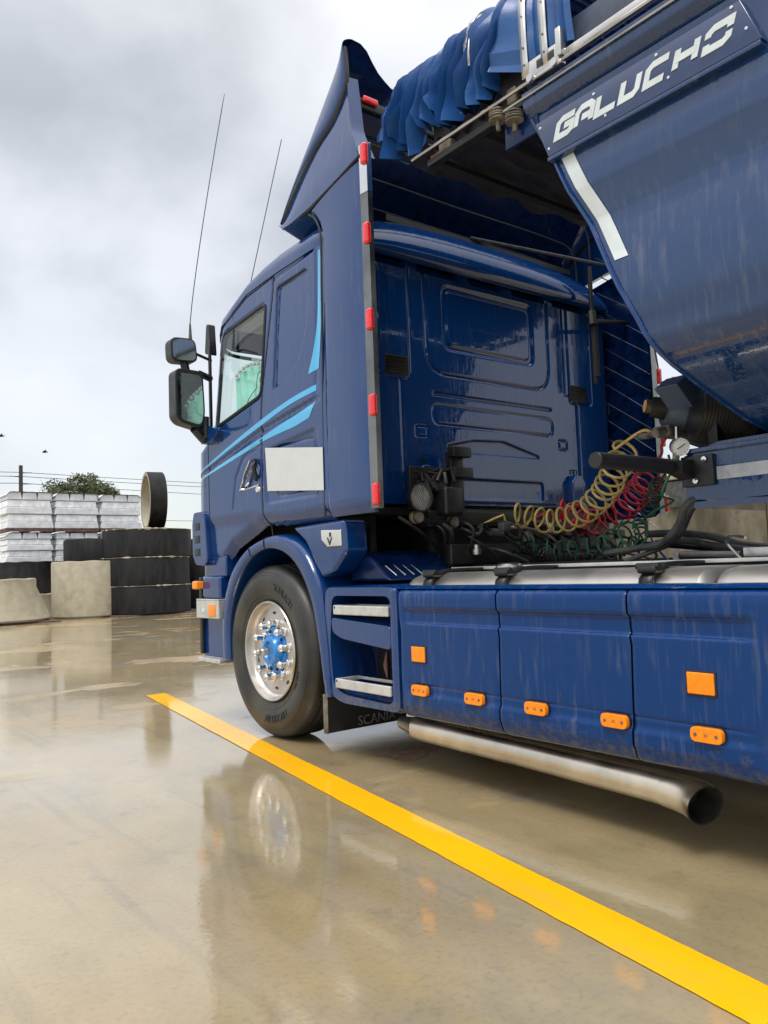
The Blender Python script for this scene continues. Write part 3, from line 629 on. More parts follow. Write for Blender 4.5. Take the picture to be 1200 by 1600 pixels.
for x0 in (.52, 1.88):     # tapered lift covers low on the rear wall
    wn(prism_bev([(x0, 1.38), (x0 + .14, 1.38), (x0 + .14, 1.53), (x0 + .10, 1.585), (x0 + .05, 1.585), (x0, 1.53)], 'y', YR - .05, YR + .01, .012).out('lift_cover', PAINT, T))
    MB().tube([(x0 + .05, YR - .01, 1.59), (x0 + .05, YR - .012, 1.62), (x0 + .09, YR - .012, 1.62), (x0 + .09, YR - .01, 1.59)], .005, 5).out('lift_loop', BLACK, T)
# pieces closing the body
m_ = MB(); m_.box(.06, 2.43, 3.50, 5.30, 1.30, 1.34); m_.box(.10, 2.39, 3.62, 3.66, 1.34, 2.1); m_.out('cab_floor', BLACK, T)
fz = [(1.05, 5.47), (1.4, 5.47), (1.86, 5.45), (1.98, 5.22)]
V = []; 
for z, y in fz: V += [(.33, y, z), (2.16, y, z)]
obj('front_panel', V, [(0, 1, 3, 2), (2, 3, 5, 4), (4, 5, 7, 6)], PAINT, T)
ws_ = []
for z in (1.98, 2.3, 2.60):
    s_ = np.linspace(5.07, 5.46, 12); X_, Y_, _a, _b = plan(s_, np.full(12, z)); row = [(x + .004, y, z) for x, y in zip(X_, Y_)]; ws_ += row + [(2.49 - x, y, z) for x, y, z in row[::-1]]
obj('windscreen', ws_, gridF(3, 24), GLASS, T, smooth=60)
MB().box(.3, 2.2, 4.95, 5.35, 1.35, 1.95, .05).out('dashboard', BLACK, T)
MB().box(.12, 2.37, 3.7, 4.92, 2.70, 2.72).out('headliner', simple('headliner_cloth', (.62, .62, .58), .9), T)
# seats, steering wheel, curtain seen through the window
for sx, s_nm in ((.42, 'seat'), (1.55, 'seat')):
    st_ = MB(); st_.box(sx, sx + .5, 4.05, 4.6, 1.62, 1.82, .06); st_.box(sx + .02, sx + .48, 3.98, 4.14, 1.8, 2.38, .06); st_.box(sx + .12, sx + .38, 4.0, 4.1, 2.36, 2.58, .05); st_.out('seat', SEATC, T)
m_ = MB(); cw = Vector((.66, 4.83, 2.12)); nv = Vector((0, .55, .83)); uv = Vector((1, 0, 0)); vv = nv.cross(uv)
m_.tube([cw + (uv * math.cos(2 * PI * k / 36) + vv * math.sin(2 * PI * k / 36)) * .22 for k in range(37)], .016, 8, False)
for k in (0, 2.1, 4.2): m_.tube([cw, cw + (uv * math.cos(k) + vv * math.sin(k)) * .21], .02, 6)
m_.out('steering_wheel', BLACK, T)
# window curtain: hanging scalloped cloth with pompoms behind the side glass
ct = thing('cab_curtain', 'aqua curtain with a scalloped bobble fringe and swirl print inside the cab side window', 'curtain', (.12, 4.5, 2.1))
n = 40; yy = np.linspace(4.27, 4.80, n); top = np.interp(yy, [4.27, 4.40, 4.55, 4.66, 4.80], [2.27, 2.325, 2.355, 2.36, 2.32]) ; V = []
for i in range(n):
    x = .10 + .012 * math.sin(i * .9)
    zb_ = np.interp(yy[i], [4.27, 4.55, 4.80], [2.07, 2.0, 2.0]); V += [(x, yy[i], zb_), (x + .004, yy[i], (zb_ + top[i]) / 2), (x, yy[i], top[i])]
obj('cloth', V, gridF(n, 3), CLOTH, ct)
for k in range(11):
    y = 4.28 + k * .05; z = float(np.interp(y, yy, top)); bm = bmesh.new(); bmesh.ops.create_icosphere(bm, subdivisions=1, radius=.016)
    for v in bm.verts: v.co += Vector((.092, y, z + .012))
    MB().bm(bm).out('bobble', DECAL, ct)
sw = MB()
def swirl(cy, cz, r0, turns, flip, tail):
    P = [(.082, cy + flip * (r0 * (1 - t) * math.cos(t * turns * 2 * PI)), cz + r0 * (1 - t) * math.sin(t * turns * 2 * PI)) for t in np.linspace(0, .85, 40)]
    sw.tube([(.082, a_, b_) for a_, b_ in tail] + P if tail else P, .003, 4)
swirl(4.42, 2.24, .06, 1.6, 1, [(4.66, 2.06), (4.60, 2.14), (4.54, 2.17), (4.49, 2.19)])
swirl(4.36, 2.19, .04, 1.3, -1, [(4.58, 2.08), (4.50, 2.12), (4.42, 2.13)])
sw.out('swirl_print', GREY, ct)

# ---- side air deflectors
def deflector(right=False):
    fx = (lambda x: 2.49 - x) if right else (lambda x: x)
    name = 'side_deflector'
    P = rounded([(3.15, 1.285), (3.155, 3.15), (3.66, 3.015), (3.555, 2.86), (3.605, 1.29)], .05)
    P = [(3.155, 1.34), (3.17, 1.30), (3.20, 1.288), (3.605, 1.29), (3.60, 1.6), (3.57, 2.6), (3.56, 2.80), (3.565, 2.87), (3.59, 2.935), (3.63, 2.985), (3.68, 3.02), (3.45, 3.06), (3.17, 3.115)]
    # slightly bowed skin built as strips between front and rear edge
    zsn = np.linspace(1.285, 3.02, 60); V = []; nx_ = 16
    fr = lambda z: np.interp(z, [1.28, 1.6, 2.6, 2.8, 2.87, 2.935, 2.985, 3.02], [3.605, 3.60, 3.57, 3.56, 3.565, 3.59, 3.63, 3.68])
    re = lambda z: np.interp(z, [1.285, 1.30, 1.34, 3.12], [3.19, 3.17, 3.16, 3.175])
    for z in zsn:
        for q in range(nx_):
            t = q / (nx_ - 1); y = re(z) + (fr(z) - re(z)) * t; x = .0 + .012 * (1 - 4 * (t - .5) ** 2) * -1 + .02 * (t > .99)
            low = max(0, (1.35 - z) / .07); V.append((fx(x + .03 * low ** 2 + .004), y, z + (.0 if z < 2.99 else (3.68 - y) * .20 * (z - 2.98) / .04)))
    o = obj(name, V, gridF(60, nx_), PAINT, T)
    V2 = [(fx((x if not right else 2.49 - x)) if False else x + (.022 if not right else -.022), y, z) for x, y, z in V]
    MB().tube([(fx(.004), fr(z) + .004, z) for z in np.linspace(1.29, 3.02, 50)], .006, 6).out('leading_seal', RUBBER, o)
    # inner skin
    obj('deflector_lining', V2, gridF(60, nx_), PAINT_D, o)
    # steel light strip facing back and out
    zz_ = np.linspace(1.30, 3.19, 24); V = []
    for z in zz_:
        k = 1 if z > 1.36 else 1 - (1.36 - z) / .10
        V += [(fx(-.002), 3.178, z), (fx(.004), 3.122, z), (fx(.03), 3.115, z), (fx(.03), 3.15, z)]
    st_ = obj('light_strip', V, gridF(24, 4), STRIP if not right else WHITE, o, smooth=30)
    if not right:
        V = [(x - .0015, y - .0015, z) for x, y, z in [(-.002, 3.178, 2.93), (.004, 3.122, 2.93), (.03, 3.115, 2.93), (-.002, 3.178, 3.19), (.004, 3.122, 3.19), (.03, 3.115, 3.19)]]
        obj('bright_strip_end', V, [(0, 1, 4, 3), (1, 2, 5, 4)], CHROME, st_, smooth=0)
    for z in (3.13, 2.71, 2.26, 1.82, 1.37):
        if right:
            wn(MB().box(2.465, 2.50, 3.095, 3.125, z - .055, z + .055, .012).out('marker_light', RED, o))
        else:
            ml = MB().box(-.018, .016, 3.112, 3.158, z - .056, z + .056, .014).out('marker_light', RED, o); wn(ml)
    return o
dl = deflector(); dr = deflector(True)
# seam line between upper fairing and deflector
seam = MB(); seam.tube([(-.002, 3.17, 3.135), (0.0, 3.35, 3.10), (.002, 3.55, 3.065), (.01, 3.69, 3.045), (.03, 3.93, 3.06), (.06, 4.06, 3.09)], .010, 6); seam.out('fairing_seal', RUBBER, T)
# lattice stiffeners on the lining of the far deflector
lt = MB()
def lat(y0, z0, y1, z1): lt.tube([(2.452, y0, z0), (2.452, y1, z1)], .004, 4)
for k in range(8):
    z = 1.2 + k * .27; lat(3.56, z + .30, 3.16, z)
    lat(3.16, z + .30, 3.56, z)
V = np.array(lt.V); 
lt.out('lattice_brace', PAINT_D, dr)
lt2 = MB()
for k in range(7):
    z = 1.35 + k * .27; lt2.tube([(2.446, 3.56, z + .28), (2.446, 3.16, z)], .0028, 4)
lt2.out('brace_wire', GREY, dr)
# upper roof fairing (tall rear-lipped shell)
FS = [(4.02, 3.105), (3.95, 3.215), (3.79, 3.40), (3.58, 3.64), (3.42, 3.79), (3.35, 3.87), (3.32, 3.885), (3.30, 3.87)]
FB = [(4.02, 3.09), (3.84, 3.255), (3.64, 3.385), (3.455, 3.465), (3.345, 3.56), (3.31, 3.65), (3.32, 3.82)]
def fairing():
    nr = 40
    S = resample(spline(FS, 6), nr); B = resample(spline(FB, 6), nr)          # side silhouette and rubber line, (y, z)
    XS = .07; nx_ = 41
    def top(off):
        V = []
        for i in range(nx_):
            u = i / (nx_ - 1); x = XS + (2.49 - 2 * XS) * u; d = min(x, 2.49 - x) - XS; cut = float(np.interp(d, [0, .10, .22, .34, .5, 1.2], [1, .965, .885, .835, .82, .80]))
            crown = 1 - ((x - 1.245) / (1.245 - XS)) ** 2
            for j in range(nr):
                t = j / (nr - 1) * cut * (nr - 1); k = int(min(t, nr - 2)); f = t - k; p = S[k] * (1 - f) + S[k + 1] * f; q = 1 - j / (nr - 1)
                V.append((x, p[0] + crown * .26 * q - off * .7, p[1] + .02 * crown - off * .7))
        return V
    o = obj('roof_fairing', top(0), gridF(nx_, nr), PAINT, T, smooth=60)
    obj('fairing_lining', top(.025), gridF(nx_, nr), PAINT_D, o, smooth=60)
    a_ = np.array(top(0)).reshape(nx_, nr, 3)[:, -1]; b_ = np.array(top(.025)).reshape(nx_, nr, 3)[:, -1]
    obj('fairing_rim', np.r_[a_, b_], [(i, i + 1, nx_ + i + 1, nx_ + i) for i in range(nx_ - 1)], BLACK, o)
    for s in (0, 1):
        fx = (lambda x: x) if not s else (lambda x: 2.49 - x); V = []
        for p, q in zip(S, B):
            for f, ox in ((0, 0), (.08, -.018), (.22, -.036), (.42, -.050), (.65, -.056), (.85, -.056), (.97, -.050), (1.0, -.03)): V.append((fx(XS + ox), p[0] + (q[0] - p[0]) * f, p[1] + (q[1] - p[1]) * f))
        obj('shell_flank', V, gridF(nr, 8), PAINT, o, smooth=60)
        MB().tube([(fx(XS - .036), q[0], q[1]) for q in B], .013, 8).out('fairing_rubber', BLACK, o)
        Bw = resample(B[: int(nr * .86)], nr); zb_ = lambda y: float(np.interp(y, [3.17, 3.35, 3.55, 3.69, 3.90, 3.98, 4.02], [3.15, 3.115, 3.08, 3.055, 3.04, 3.045, 3.08])) + (.014 if s and y < 3.7 else 0); V = []
        for iq, q in enumerate(Bw):
            y = q[0]; wq = max(0, (iq / (nr - 1) - .62) / .38)
            for f, ox in ((0, -.035), (.15, -.04), (.3, -.045), (.5, -.052), (.7, -.06), (.85, -.064), (1, -.068)):
                zf = q[1] + (zb_(y) - q[1]) * f; ye = float(np.interp(zf, [3.15, 3.33, Bw[-1][1]], [3.185, 3.27, Bw[-1][0]])); V.append((fx(XS + ox), y + wq * (ye - Bw[-1][0]), zf))
            V.append((fx(XS + (.0 if y < 3.7 else .30)), y, zb_(y) - (.02 if y < 3.7 else .13)))
        obj('fairing_side', V, gridF(nr, 8), PAINT, o)
        # rear edge of the side wall, running down to the light strip
        yq, zq = Bw[-1]; V = []
        for t in np.linspace(0, 1, 14):
            z = zq + (3.15 - zq) * t; y = float(np.interp(z, [3.15, 3.33, zq], [3.185, 3.27, yq])); V += [(fx(XS - .067 + .032 * (1 - t)), y, z), (fx(XS + .03), y - .01, z)]
        obj('side_return', V, gridF(14, 2), PAINT, o)
    rb = MB().box(.10, 2.39, 3.30, 3.34, 3.50, 3.56, .01).out('fairing_beam', BLACK, o)
    MB().box(.12, .22, 3.275, 3.30, 3.53, 3.565, .01).out('marker_light', RED, o)
    MB().box(2.27, 2.37, 3.275, 3.30, 3.53, 3.565, .01).out('marker_light', RED, o)
    # stiffening bows inside
    for yy_, zz_, w_ in ((3.55, 3.50, .62), (3.68, 3.37, .70), (3.82, 3.26, .78)):
        P = spline([(.12, yy_, zz_ - .25), (.16, yy_, zz_ - .06), (.4, yy_ + .05, zz_ + .02), (1.245, yy_ + .10, zz_ + .05), (2.1, yy_ + .05, zz_ + .02), (2.33, yy_, zz_ - .06), (2.37, yy_, zz_ - .3)], 6)
        MB().tube([tuple(p) for p in P], .006, 5).out('stiffening_bow', GREY, o)
    MB().tube([(1.2, 3.6, 3.13), (2.40, 3.35, 3.10)], .011, 6).out('stay_rod', GREY, o)
    MB().box(.5, 2.2, 3.60, 4.0, 3.08, 3.12).out('fairing_mount', BLACK, o)
fairing()

# ---- front wheel
def wheel(x, flip=False):
    k = -1 if flip else 1; c = (x, 4.30, .522); Rt = .522; h = lambda a: a * k
    w_ = bpy.data.objects.new('wheel', None); COL.objects.link(w_); w_.parent = T; w_.location = Vector(c) - T.location
    prof = [(.035, .292), (.018, .305), (.010, .33), (-.004, .375), (-.012, .42), (-.008, .455), (.008, .487), (.024, .505), (.040, .515), (.052, .519)]
    prof += [(.085, Rt), (.088, Rt - .013), (.098, Rt - .013), (.101, Rt), (.135, Rt + .001), (.138, Rt - .013), (.148, Rt - .013), (.151, Rt + .001), (.19, Rt + .001), (.193, Rt - .013), (.203, Rt - .013), (.206, Rt), (.25, Rt - .001), (.27, .512), (.29, .49), (.30, .44), (.29, .36), (.27, .30)]
    m_ = MB(); m_.lathe([(h(a), r) for a, r in prof], c, 'x', 128); ty = m_.out('tyre', TYRE, w_)
    # shallow tread sipes on the shoulder
    sp = MB()
    for i in range(96):
        a = 2 * PI * i / 96
        for x0, x1, r in ((.045, .084, .5205),):
            d = .006; P = [(h(x0), r - .004, a), (h(x1), r + .003, a + .01), (h(x1), r + .003, a + .026), (h(x0), r - .004, a + .016)]
            V = [(c[0] + p[0], c[1] + p[1] * math.cos(p[2]), c[2] + p[1] * math.sin(p[2])) for p in P]; sp.add(V, [(0, 1, 2, 3)])
    so_ = sp.out('tread_sipe', GREASE, w_, smooth=0)
    so_['kind'] = 'stuff'
    m_ = MB()
    for rr, t_ in ((.345, .002), (.463, .003), (.478, .002)):
        xx = np.interp(rr, [.33, .375, .42, .455, .487], [.010, -.004, -.012, -.008, .008])
        m_.lathe([(h(xx), rr - .004), (h(xx - .003), rr), (h(xx), rr + .004)], c, 'x', 96)
    m_.out('sidewall_rib', TYRE, w_)
    if not flip:
        for txt, rr, a0, sz in (('X MULTI', .405, 75, .062), ('MICHELIN', .405, 303, .060), ('315/80 R22.5', .365, 345, .022)):
            V, F = text_mesh(txt, sz, .0022); V = V.copy(); a = math.radians(a0)
            th = a + V[:, 0] / rr * 1.0; r_ = rr + V[:, 1] - sz * .35
            # text runs clockwise as seen from the left side
            th = a - V[:, 0] / rr
            xx = np.interp(r_, [.33, .375, .42, .455, .487], [.010, -.004, -.012, -.008, .008])
            # seen from -x the y axis points left
            W = np.stack([c[0] + xx - .0016 - V[:, 2] * 1, c[1] + r_ * np.cos(th + 0) * 1, c[2] + r_ * np.sin(th)], -1)
            th2 = math.radians(180) - (a - V[:, 0] / rr); W[:, 1] = c[1] + r_ * np.cos(th2 * 1); W[:, 2] = c[2] + r_ * np.sin(th2)
            obj('sidewall_lettering', W, F, LETTER, w_, smooth=0)
    # rim
    prof = [(.035, .290), (.010, .303), (.002, .299), (.004, .291), (.030, .284), (.048, .278), (.056, .268), (.055, .245), (.052, .215), (.050, .195), (.050, .185), (.050, .150), (.056, .146), (.09, .144)]
    m_ = MB(); m_.lathe([(h(a), r) for a, r in prof], c, 'x', 96); rim = m_.out('rim', ALU, w_)
    for i in range(10):
        a = 2 * PI * i / 10 + .3; cy, cz = c[1] + .228 * math.cos(a), c[2] + .228 * math.sin(a); V = []
        for q in range(16):
            b = 2 * PI * q / 16; u, v = .0085 * math.cos(b), .018 * math.sin(b)
            V.append((c[0] + h(.0515), cy + u * math.cos(a) - v * math.sin(a), cz + u * math.sin(a) + v * math.cos(a)))
        obj('hand_hole', V, [tuple(range(16))], GREASE, rim if False else w_, smooth=0)
        a += .17; cy, cz = c[1] + .163 * math.cos(a), c[2] + .163 * math.sin(a)
        m_ = MB(); m_.lathe([(h(.052), .029), (h(.044), .030), (h(.038), .022), (h(.026), .019), (h(.014), .0195), (h(.006), .023), (h(-.006), .023), (h(-.014), .017), (h(-.018), .001)], (c[0], cy, cz), 'x', 14); m_.out('wheel_nut', CHROME, w_)
    m_ = MB(); m_.lathe([(h(.09), .142), (h(.050), .140), (h(.042), .132), (h(.042), .100), (h(.020), .094), (h(.004), .082), (h(.002), .060), (h(.018), .052), (h(.020), .001)], c, 'x', 48); m_.out('hub', HUB, w_)
    m_ = MB(); m_.lathe([(h(0), .024), (h(-.03), .022), (h(-.045), .020), (h(-.050), .016), (h(-.070), .017), (h(-.078), .010), (h(-.079), .001)], (c[0], c[1], c[2]), 'x', 16); m_.out('hub_cap', STEEL, w_)
    for i in range(10):
        a = 2 * PI * i / 10; m_ = MB(); m_.lathe([(h(.045), .010), (h(.034), .010), (h(.033), .001)], (c[0], c[1] + .118 * math.cos(a), c[2] + .118 * math.sin(a)), 'x', 6); m_.out('hub_bolt', GREASE, w_)
    return w_
wheel(.012); wheel(2.478, True)
# ---- wheel arch
def arch(right=False):
    O = [(4.87, .44), (4.865, .73), (4.75, .98), (4.53, 1.14), (4.27, 1.21), (4.08, 1.215), (3.86, 1.14), (3.70, .95), (3.64, .72), (3.60, .32)]
    I = [(4.79, .44), (4.785, .68), (4.70, .88), (4.52, 1.06), (4.30, 1.135), (4.08, 1.115), (3.90, 1.01), (3.77, .82), (3.70, .58), (3.65, .32)]
    n = 60; o_ = resample(spline(O, 6), n); i_ = resample(spline(I, 6), n); V = []; fx = (lambda x: 2.49 - x) if right else (lambda x: x)
    for a, b in zip(o_, i_):
        d = b - a
        for x, t, g in ((.30, -.12, 0), (.05, -.05, 0), (.012, .0, 0), (-.008, .08, 0), (-.015, .2, 0), (-.012, .75, 0), (-.006, .90, 0), (.008, .98, 0), (.02, 1.0, 0), (.30, 1.02, 0)):
            V.append((fx(x), a[0] + d[0] * t, a[1] + d[1] * t))
    o = obj('wheel_arch', V, gridF(n, 10), PAINT, T, smooth=50)
    V = []
    for a in i_: V += [(fx(.03), a[0], a[1]), (fx(.45), a[0], a[1] + .02)]
    obj('arch_liner', V, gridF(n, 2), DIRTY, o)
    if not right:
        for k in (22, 27): 
            p = o_[k]; q = i_[k]; MB().tube([(.02, p[0], p[1] + .006), (-.012, p[0] + (q[0] - p[0]) * .1, p[1] + (q[1] - p[1]) * .1 + .002), (-.017, *(p + (q - p) * .3)), (-.0145, *(p + (q - p) * .75)), (.0, *(p + (q - p) * 1.0))], .003, 5).out('arch_joint', RUBBER, o)
arch(); arch(True)
MB().box(.3, .34, 3.6, 5.0, .5, 1.3).out('inner_arch_wall', GREASE, T)
# mudflap with lettering
mf = prism_bev([(.0, .12), (.55, .12), (.55, .50), (.0, .50)], 'y', 3.645, 3.665, .004).out('mudflap', BLACK, T)
MB().box(-.008, -.001, 3.63, 3.672, .12, .33, .004).out('flap_edge', DIRTY, T)
V, F = text_mesh('SCANIA', .075, .001); W = np.stack([.20 + V[:, 0] * 1.0, 3.642 - V[:, 2], .135 + V[:, 1]], -1); obj('flap_lettering', W, F, simple('worn_white_print', (.16, .16, .155), .7, var=.5, scale=40), mf, smooth=0)
# badge piece between arch and deflector
bp = prism_bev([(3.99, 1.255), (3.45, 1.268), (3.435, 1.09), (3.56, .985), (3.68, .955), (3.74, 1.03), (3.84, 1.16)], 'x', .012, .17, .025).out('arch_fairing', PAINT, T); wn(bp)
wn(prism_bev([(3.66, 1.222), (3.465, 1.212), (3.465, 1.125), (3.60, 1.125), (3.655, 1.165)], 'x', .002, .02, .006).out('badge_plate', CHROME, bp))
V, F = text_mesh('V', .07, .001); obj('badge_lettering', np.stack([.0005 - V[:, 2], 3.595 - V[:, 0] * 1.15, 1.133 + V[:, 1] * .9], -1), F, BLACK, bp, smooth=0)
V, F = text_mesh('8', .036, .001); obj('badge_lettering', np.stack([.0005 - V[:, 2], 3.573 - V[:, 0], 1.178 + V[:, 1]], -1), F, BLACK, bp, smooth=0)
# sloping dark blue guard behind the wheel
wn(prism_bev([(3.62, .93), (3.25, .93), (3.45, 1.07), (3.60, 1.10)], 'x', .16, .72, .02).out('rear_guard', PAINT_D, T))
for k in range(4): MB().tube([(.22 + k * .06, 3.37, 1.012), (.235 + k * .06, 3.29, .958)], .004, 5).out('guard_rib', STEEL, T)

# ---- front corner: bumper, step, corner grille
CP = [(-.010, 4.90), (-.010, 5.14), (.006, 5.21), (.05, 5.30), (.14, 5.38), (.30, 5.45), (.30, 4.90)]
wn(prism_bev(CP, 'z', .835, .985, .018).out('bumper', PAINT, T))
wn(MB().box(.25, 2.24, 5.2, 5.52, .42, .99, .05).out('bumper_centre', PAINT, T))
wn(MB().box(.02, .30, 4.885, 5.24, .40, .80, .03).out('bumper_corner', PAINT, T))
wn(MB().box(2.19, 2.5, 4.89, 5.45, .40, .99, .03).out('bumper', PAINT, T))
sp_ = MB(); sp_.box(-.03, .04, 4.885, 5.235, .70, .82, .006); sp_.box(-.03, .12, 4.885, 5.235, .82, .832, .004); stp = sp_.out('bumper_step', ALUM, T); wn(stp)
MB().box(-.037, -.029, 4.93, 5.03, .715, .795, .003).out('reflector', ORANGE, stp)
MB().box(-.034, -.029, 5.10, 5.14, .74, .765, .001).out('reflector', WHITE, stp)
sp_ = MB(); sp_.box(-.03, .14, 4.88, 5.22, .405, .43, .004)
for k in range(9): sp_.box(-.02, .13, 4.90 + k * .036, 4.915 + k * .036, .431, .438)
wn(sp_.out('lower_step', ALUM, T))
wn(MB().box(-.06, .0, 5.16, 5.24, .90, .955, .012).out('corner_lamp', ORANGE, T))
MB().box(-.005, .02, 5.20, 5.24, .45, .98, .006).out('corner_strip', BLACK, T)
g_ = prism_bev(rounded([(5.06, 1.10), (5.09, 1.38), (5.12, 1.44), (5.27, 1.44), (5.30, 1.36), (5.30, 1.14), (5.25, 1.07), (5.10, 1.06)], .02), 'x', -.022, .06, .008).out('corner_grille', PAINT, T); wn(g_)
for k in range(3): MB().box(-.026, -.018, 5.17, 5.255, 1.13 + k * .09, 1.185 + k * .09, .004).out('grille_slot', BLACK, g_)
wn(prism_bev([(.02, 4.86), (.02, 5.16), (.05, 5.26), (.15, 5.36), (.30, 5.42), (.30, 4.86)], 'z', .98, 1.12, .012).out('lower_nose', PAINT, T))

# ---- access steps behind the wheel
ya, yb = 3.06, 3.60
stf = MB()
Vp = rounded([(ya - .05, .905), (yb + .03, .905), (yb + .06, .60), (yb + .04, .345), (yb - .1, .30), (ya - .05, .305)], .05)
inn = rounded([(ya, .862), (yb - .03, .862), (yb + .0, .60), (yb - .02, .385), (yb - .12, .345), (ya, .335)], .05)
n = len(Vp); V = [(0.004, *p) for p in Vp] + [(.004, *p) for p in inn] + [(.30, *p) for p in inn] + [(.03, p[0], p[1] + (.008 if p[1] > .6 else -.008)) for p in Vp] + [(.35, p[0], p[1] + (.012 if p[1] > .6 else -.012)) for p in Vp]
F = []
for i in range(n):
    j = (i + 1) % n; F += [(i, j, n + j, n + i), (n + i, n + j, 2 * n + j, 2 * n + i), (i, 3 * n + i, 3 * n + j, j), (3 * n + i, 4 * n + i, 4 * n + j, 3 * n + j)]
F.append(tuple(range(2 * n, 3 * n)))
sb = obj('step_housing', V, F, PAINT, T)
def step_tread(z):
    m_ = MB(); m_.box(-.012, .006, ya + .005, yb - .06, z - .028, z + .022, .006); m_.box(.125, .137, ya + .005, yb - .06, z + .006, z + .022, .003)
    m_.box(-.012, .137, yb - .085, yb - .065, z - .0, z + .0225, .004); wn(m_.out('step_tread', ALUM, sb))
step_tread(.79); step_tread(.405)
wn(prism_bev(rounded([(ya + .002, .715), (yb - .02, .745), (yb - .03, .665), (yb - .12, .635), (ya + .002, .60)], .03), 'x', -.0, .28, .02).out('middle_shelf', PAINT, sb))
V = [(.295, 3.50 + .075 * math.cos(a), .475 + .125 * math.sin(a)) for a in np.linspace(0, 2 * PI, 33)[:-1]]; hb = obj('round_opening', V, [tuple(range(32))], GREASE, sb, smooth=0)
MB().tube([(.285, 3.47, .40), (.275, 3.47, .47), (.285, 3.47, .54)], [.004, .013, .004], 6).out('pink_tag', simple('pink_tag', (.5, .25, .22), .6), sb)
MB().box(.20, .26, 3.35, 3.42, .58, .63, .008).out('small_sensor', GREY, sb)
wn(MB().box(-.004, .10, 3.012, 3.068, .315, .905, .022).out('step_post', PAINT, sb))

# ---- side skirt panels
def skirt(y0, y1, round_front=False):
    ys = np.linspace(y0, y1, int((y1 - y0) / .01)); 
    prof = [(.895, .035), (.892, .022), (.885, .010), (.872, .003), (.855, 0)]
    zz_ = np.r_[[p[0] for p in prof], np.arange(.845, .345, -.006), [.335, .325, .315, .305, .298, .292, .290]]
    xx = np.r_[[p[1] for p in prof], np.zeros(len(np.arange(.845, .345, -.006))), [.001, .003, .008, .016, .026, .04, .07]]
    Y, Zi = np.meshgrid(ys, np.arange(len(zz_)), indexing='ij'); Z = zz_[Zi]; X = xx[Zi].copy()
    ends = sstep(1.22, 1.30, Y) * sstep(2.97, 2.90, Y)
    X += ends * (.016 * sstep(.815, .79, Z) * sstep(.730, .742, Z))          # long recess under the shoulder
    X += .004 * np.exp(-((Z - .455) / .004) ** 2) * sstep(1.25, 1.3, Y) * sstep(2.95, 2.92, Y)
    X += -.010 * sstep(.425, .40, Z) * sstep(.33, .36, Z) * ends + .010 * sstep(.36, .33, Z) * ends * 0
    X += .006 * sstep(.52, .30, Z)
    if round_front: X += .03 * (np.clip((Y - (y1 - .04)) / .04, 0, 1)) ** 2
    else: X += .006 * (np.clip((Y - (y1 - .008)) / .008, 0, 1))
    X += .006 * (np.clip((y0 + .008 - Y) / .008, 0, 1))
    # the joint line kinks at the shoulder
    Yk = Y + (np.where(np.abs(Y - y0) < .3, 1, 1)) * .007 * np.interp(Z, [.29, .42, .70, .76, .89], [1.2, .4, -.9, .6, .9])
    return fast_obj('skirt_panel', np.stack([X, Yk, Z], -1).reshape(-1, 3), gridF(len(ys), len(zz_)), PAINT_S, T, flip=True, smooth=60)
skp = [skirt(2.345, 3.015, True), skirt(1.705, 2.338), skirt(.75, 1.698)]
MB().box(.04, .055, .75, 3.0, .31, .88).out('skirt_backing', BLACK, T)
MB().add(*(lambda V: (V, gridF(30, 4).tolist()))([(x, y, z) for y in np.linspace(.75, 3.06, 30) for x, z in ((.016, .897), (.03, .908), (.07, .913), (.17, .905))])).out('skirt_rim', PAINT, T)
for y, z, w_, h in ((2.85, .595, .095, .07), (1.435, .592, .095, .07)):
    pp_ = skp[0] if y > 2 else skp[2]; rf = MB().box(-.004, .01, y - w_ / 2 - .006, y + w_ / 2 + .006, z - h / 2 - .006, z + h / 2 + .006, .002).out('reflector_frame', BLACK, pp_)
    wn(MB().box(-.009, .008, y - w_ / 2, y + w_ / 2, z - h / 2, z + h / 2, .004).out('reflector', ORANGE, pp_))
for y in (2.838, 2.480, 2.136, 1.770, 1.419):
    pp_ = skp[0] if y > 2.345 else (skp[1] if y > 1.7 else skp[2]); 
    Pp = rounded([(y - .055, .432 - .024), (y - .055, .432 + .024), (y + .055, .432 + .024), (y + .055, .432 - .024)], .02)
    MB().prism([(y + (p[0] - y) * 1.07, .432 + (p[1] - .432) * 1.14) for p in Pp], 'x', -.004, .006).out('marker_gasket', RUBBER, pp_)
    mk = prism_bev(Pp, 'x', -.022, .006, .006).out('marker_light', ORANGE, pp_); wn(mk)
    for s in (-1, 1):
        m_ = MB(); m_.lathe([(-.0225, .006), (-.0245, .005), (-.0245, .001)], (0, y + s * .036, .432), 'x', 10); m_.out('marker_screw', DIRTY, mk) if False else m_.out('screw', DIRTY, pp_)
    V, F = text_mesh('H', .018, .0004); obj('marker_emblem', np.stack([-.0228 - V[:, 2], y + .006 - V[:, 0], .432 - .006 + V[:, 1]], -1), F, DIRTY, pp_, smooth=0)
MB().box(2.44, 2.48, -1.2, 3.6, .30, .9, .02).out('far_skirt', PAINT, T)
for y in (2.93, 2.62, 2.40, 2.28, 1.95, 1.77, 1.63, 1.30):
    m_ = MB(); m_.lathe([(.012, .009), (.004, .008), (.003, .001)], (.006, y, .345), 'x', 10); m_.out('panel_fastener', BLACK, skp[0] if y > 2.345 else (skp[1] if y > 1.7 else skp[2]))
# ---- exhaust under the skirt
ex = MB(); ex.tube([(.16, 3.2, .215), (.145, 3.08, .215), (.135, 3.04, .215)], [.03, .046, .052], 24); ex.tube([(.135, 3.04, .215), (.128, 2.3, .206), (.118, 1.70, .195), (.115, 1.64, .192)], .059, 32, False)
exo = ex.out('exhaust_pipe', simple('heat_tinted_steel', (.62, .56, .46), .30, 1.0, .22, 4), T)
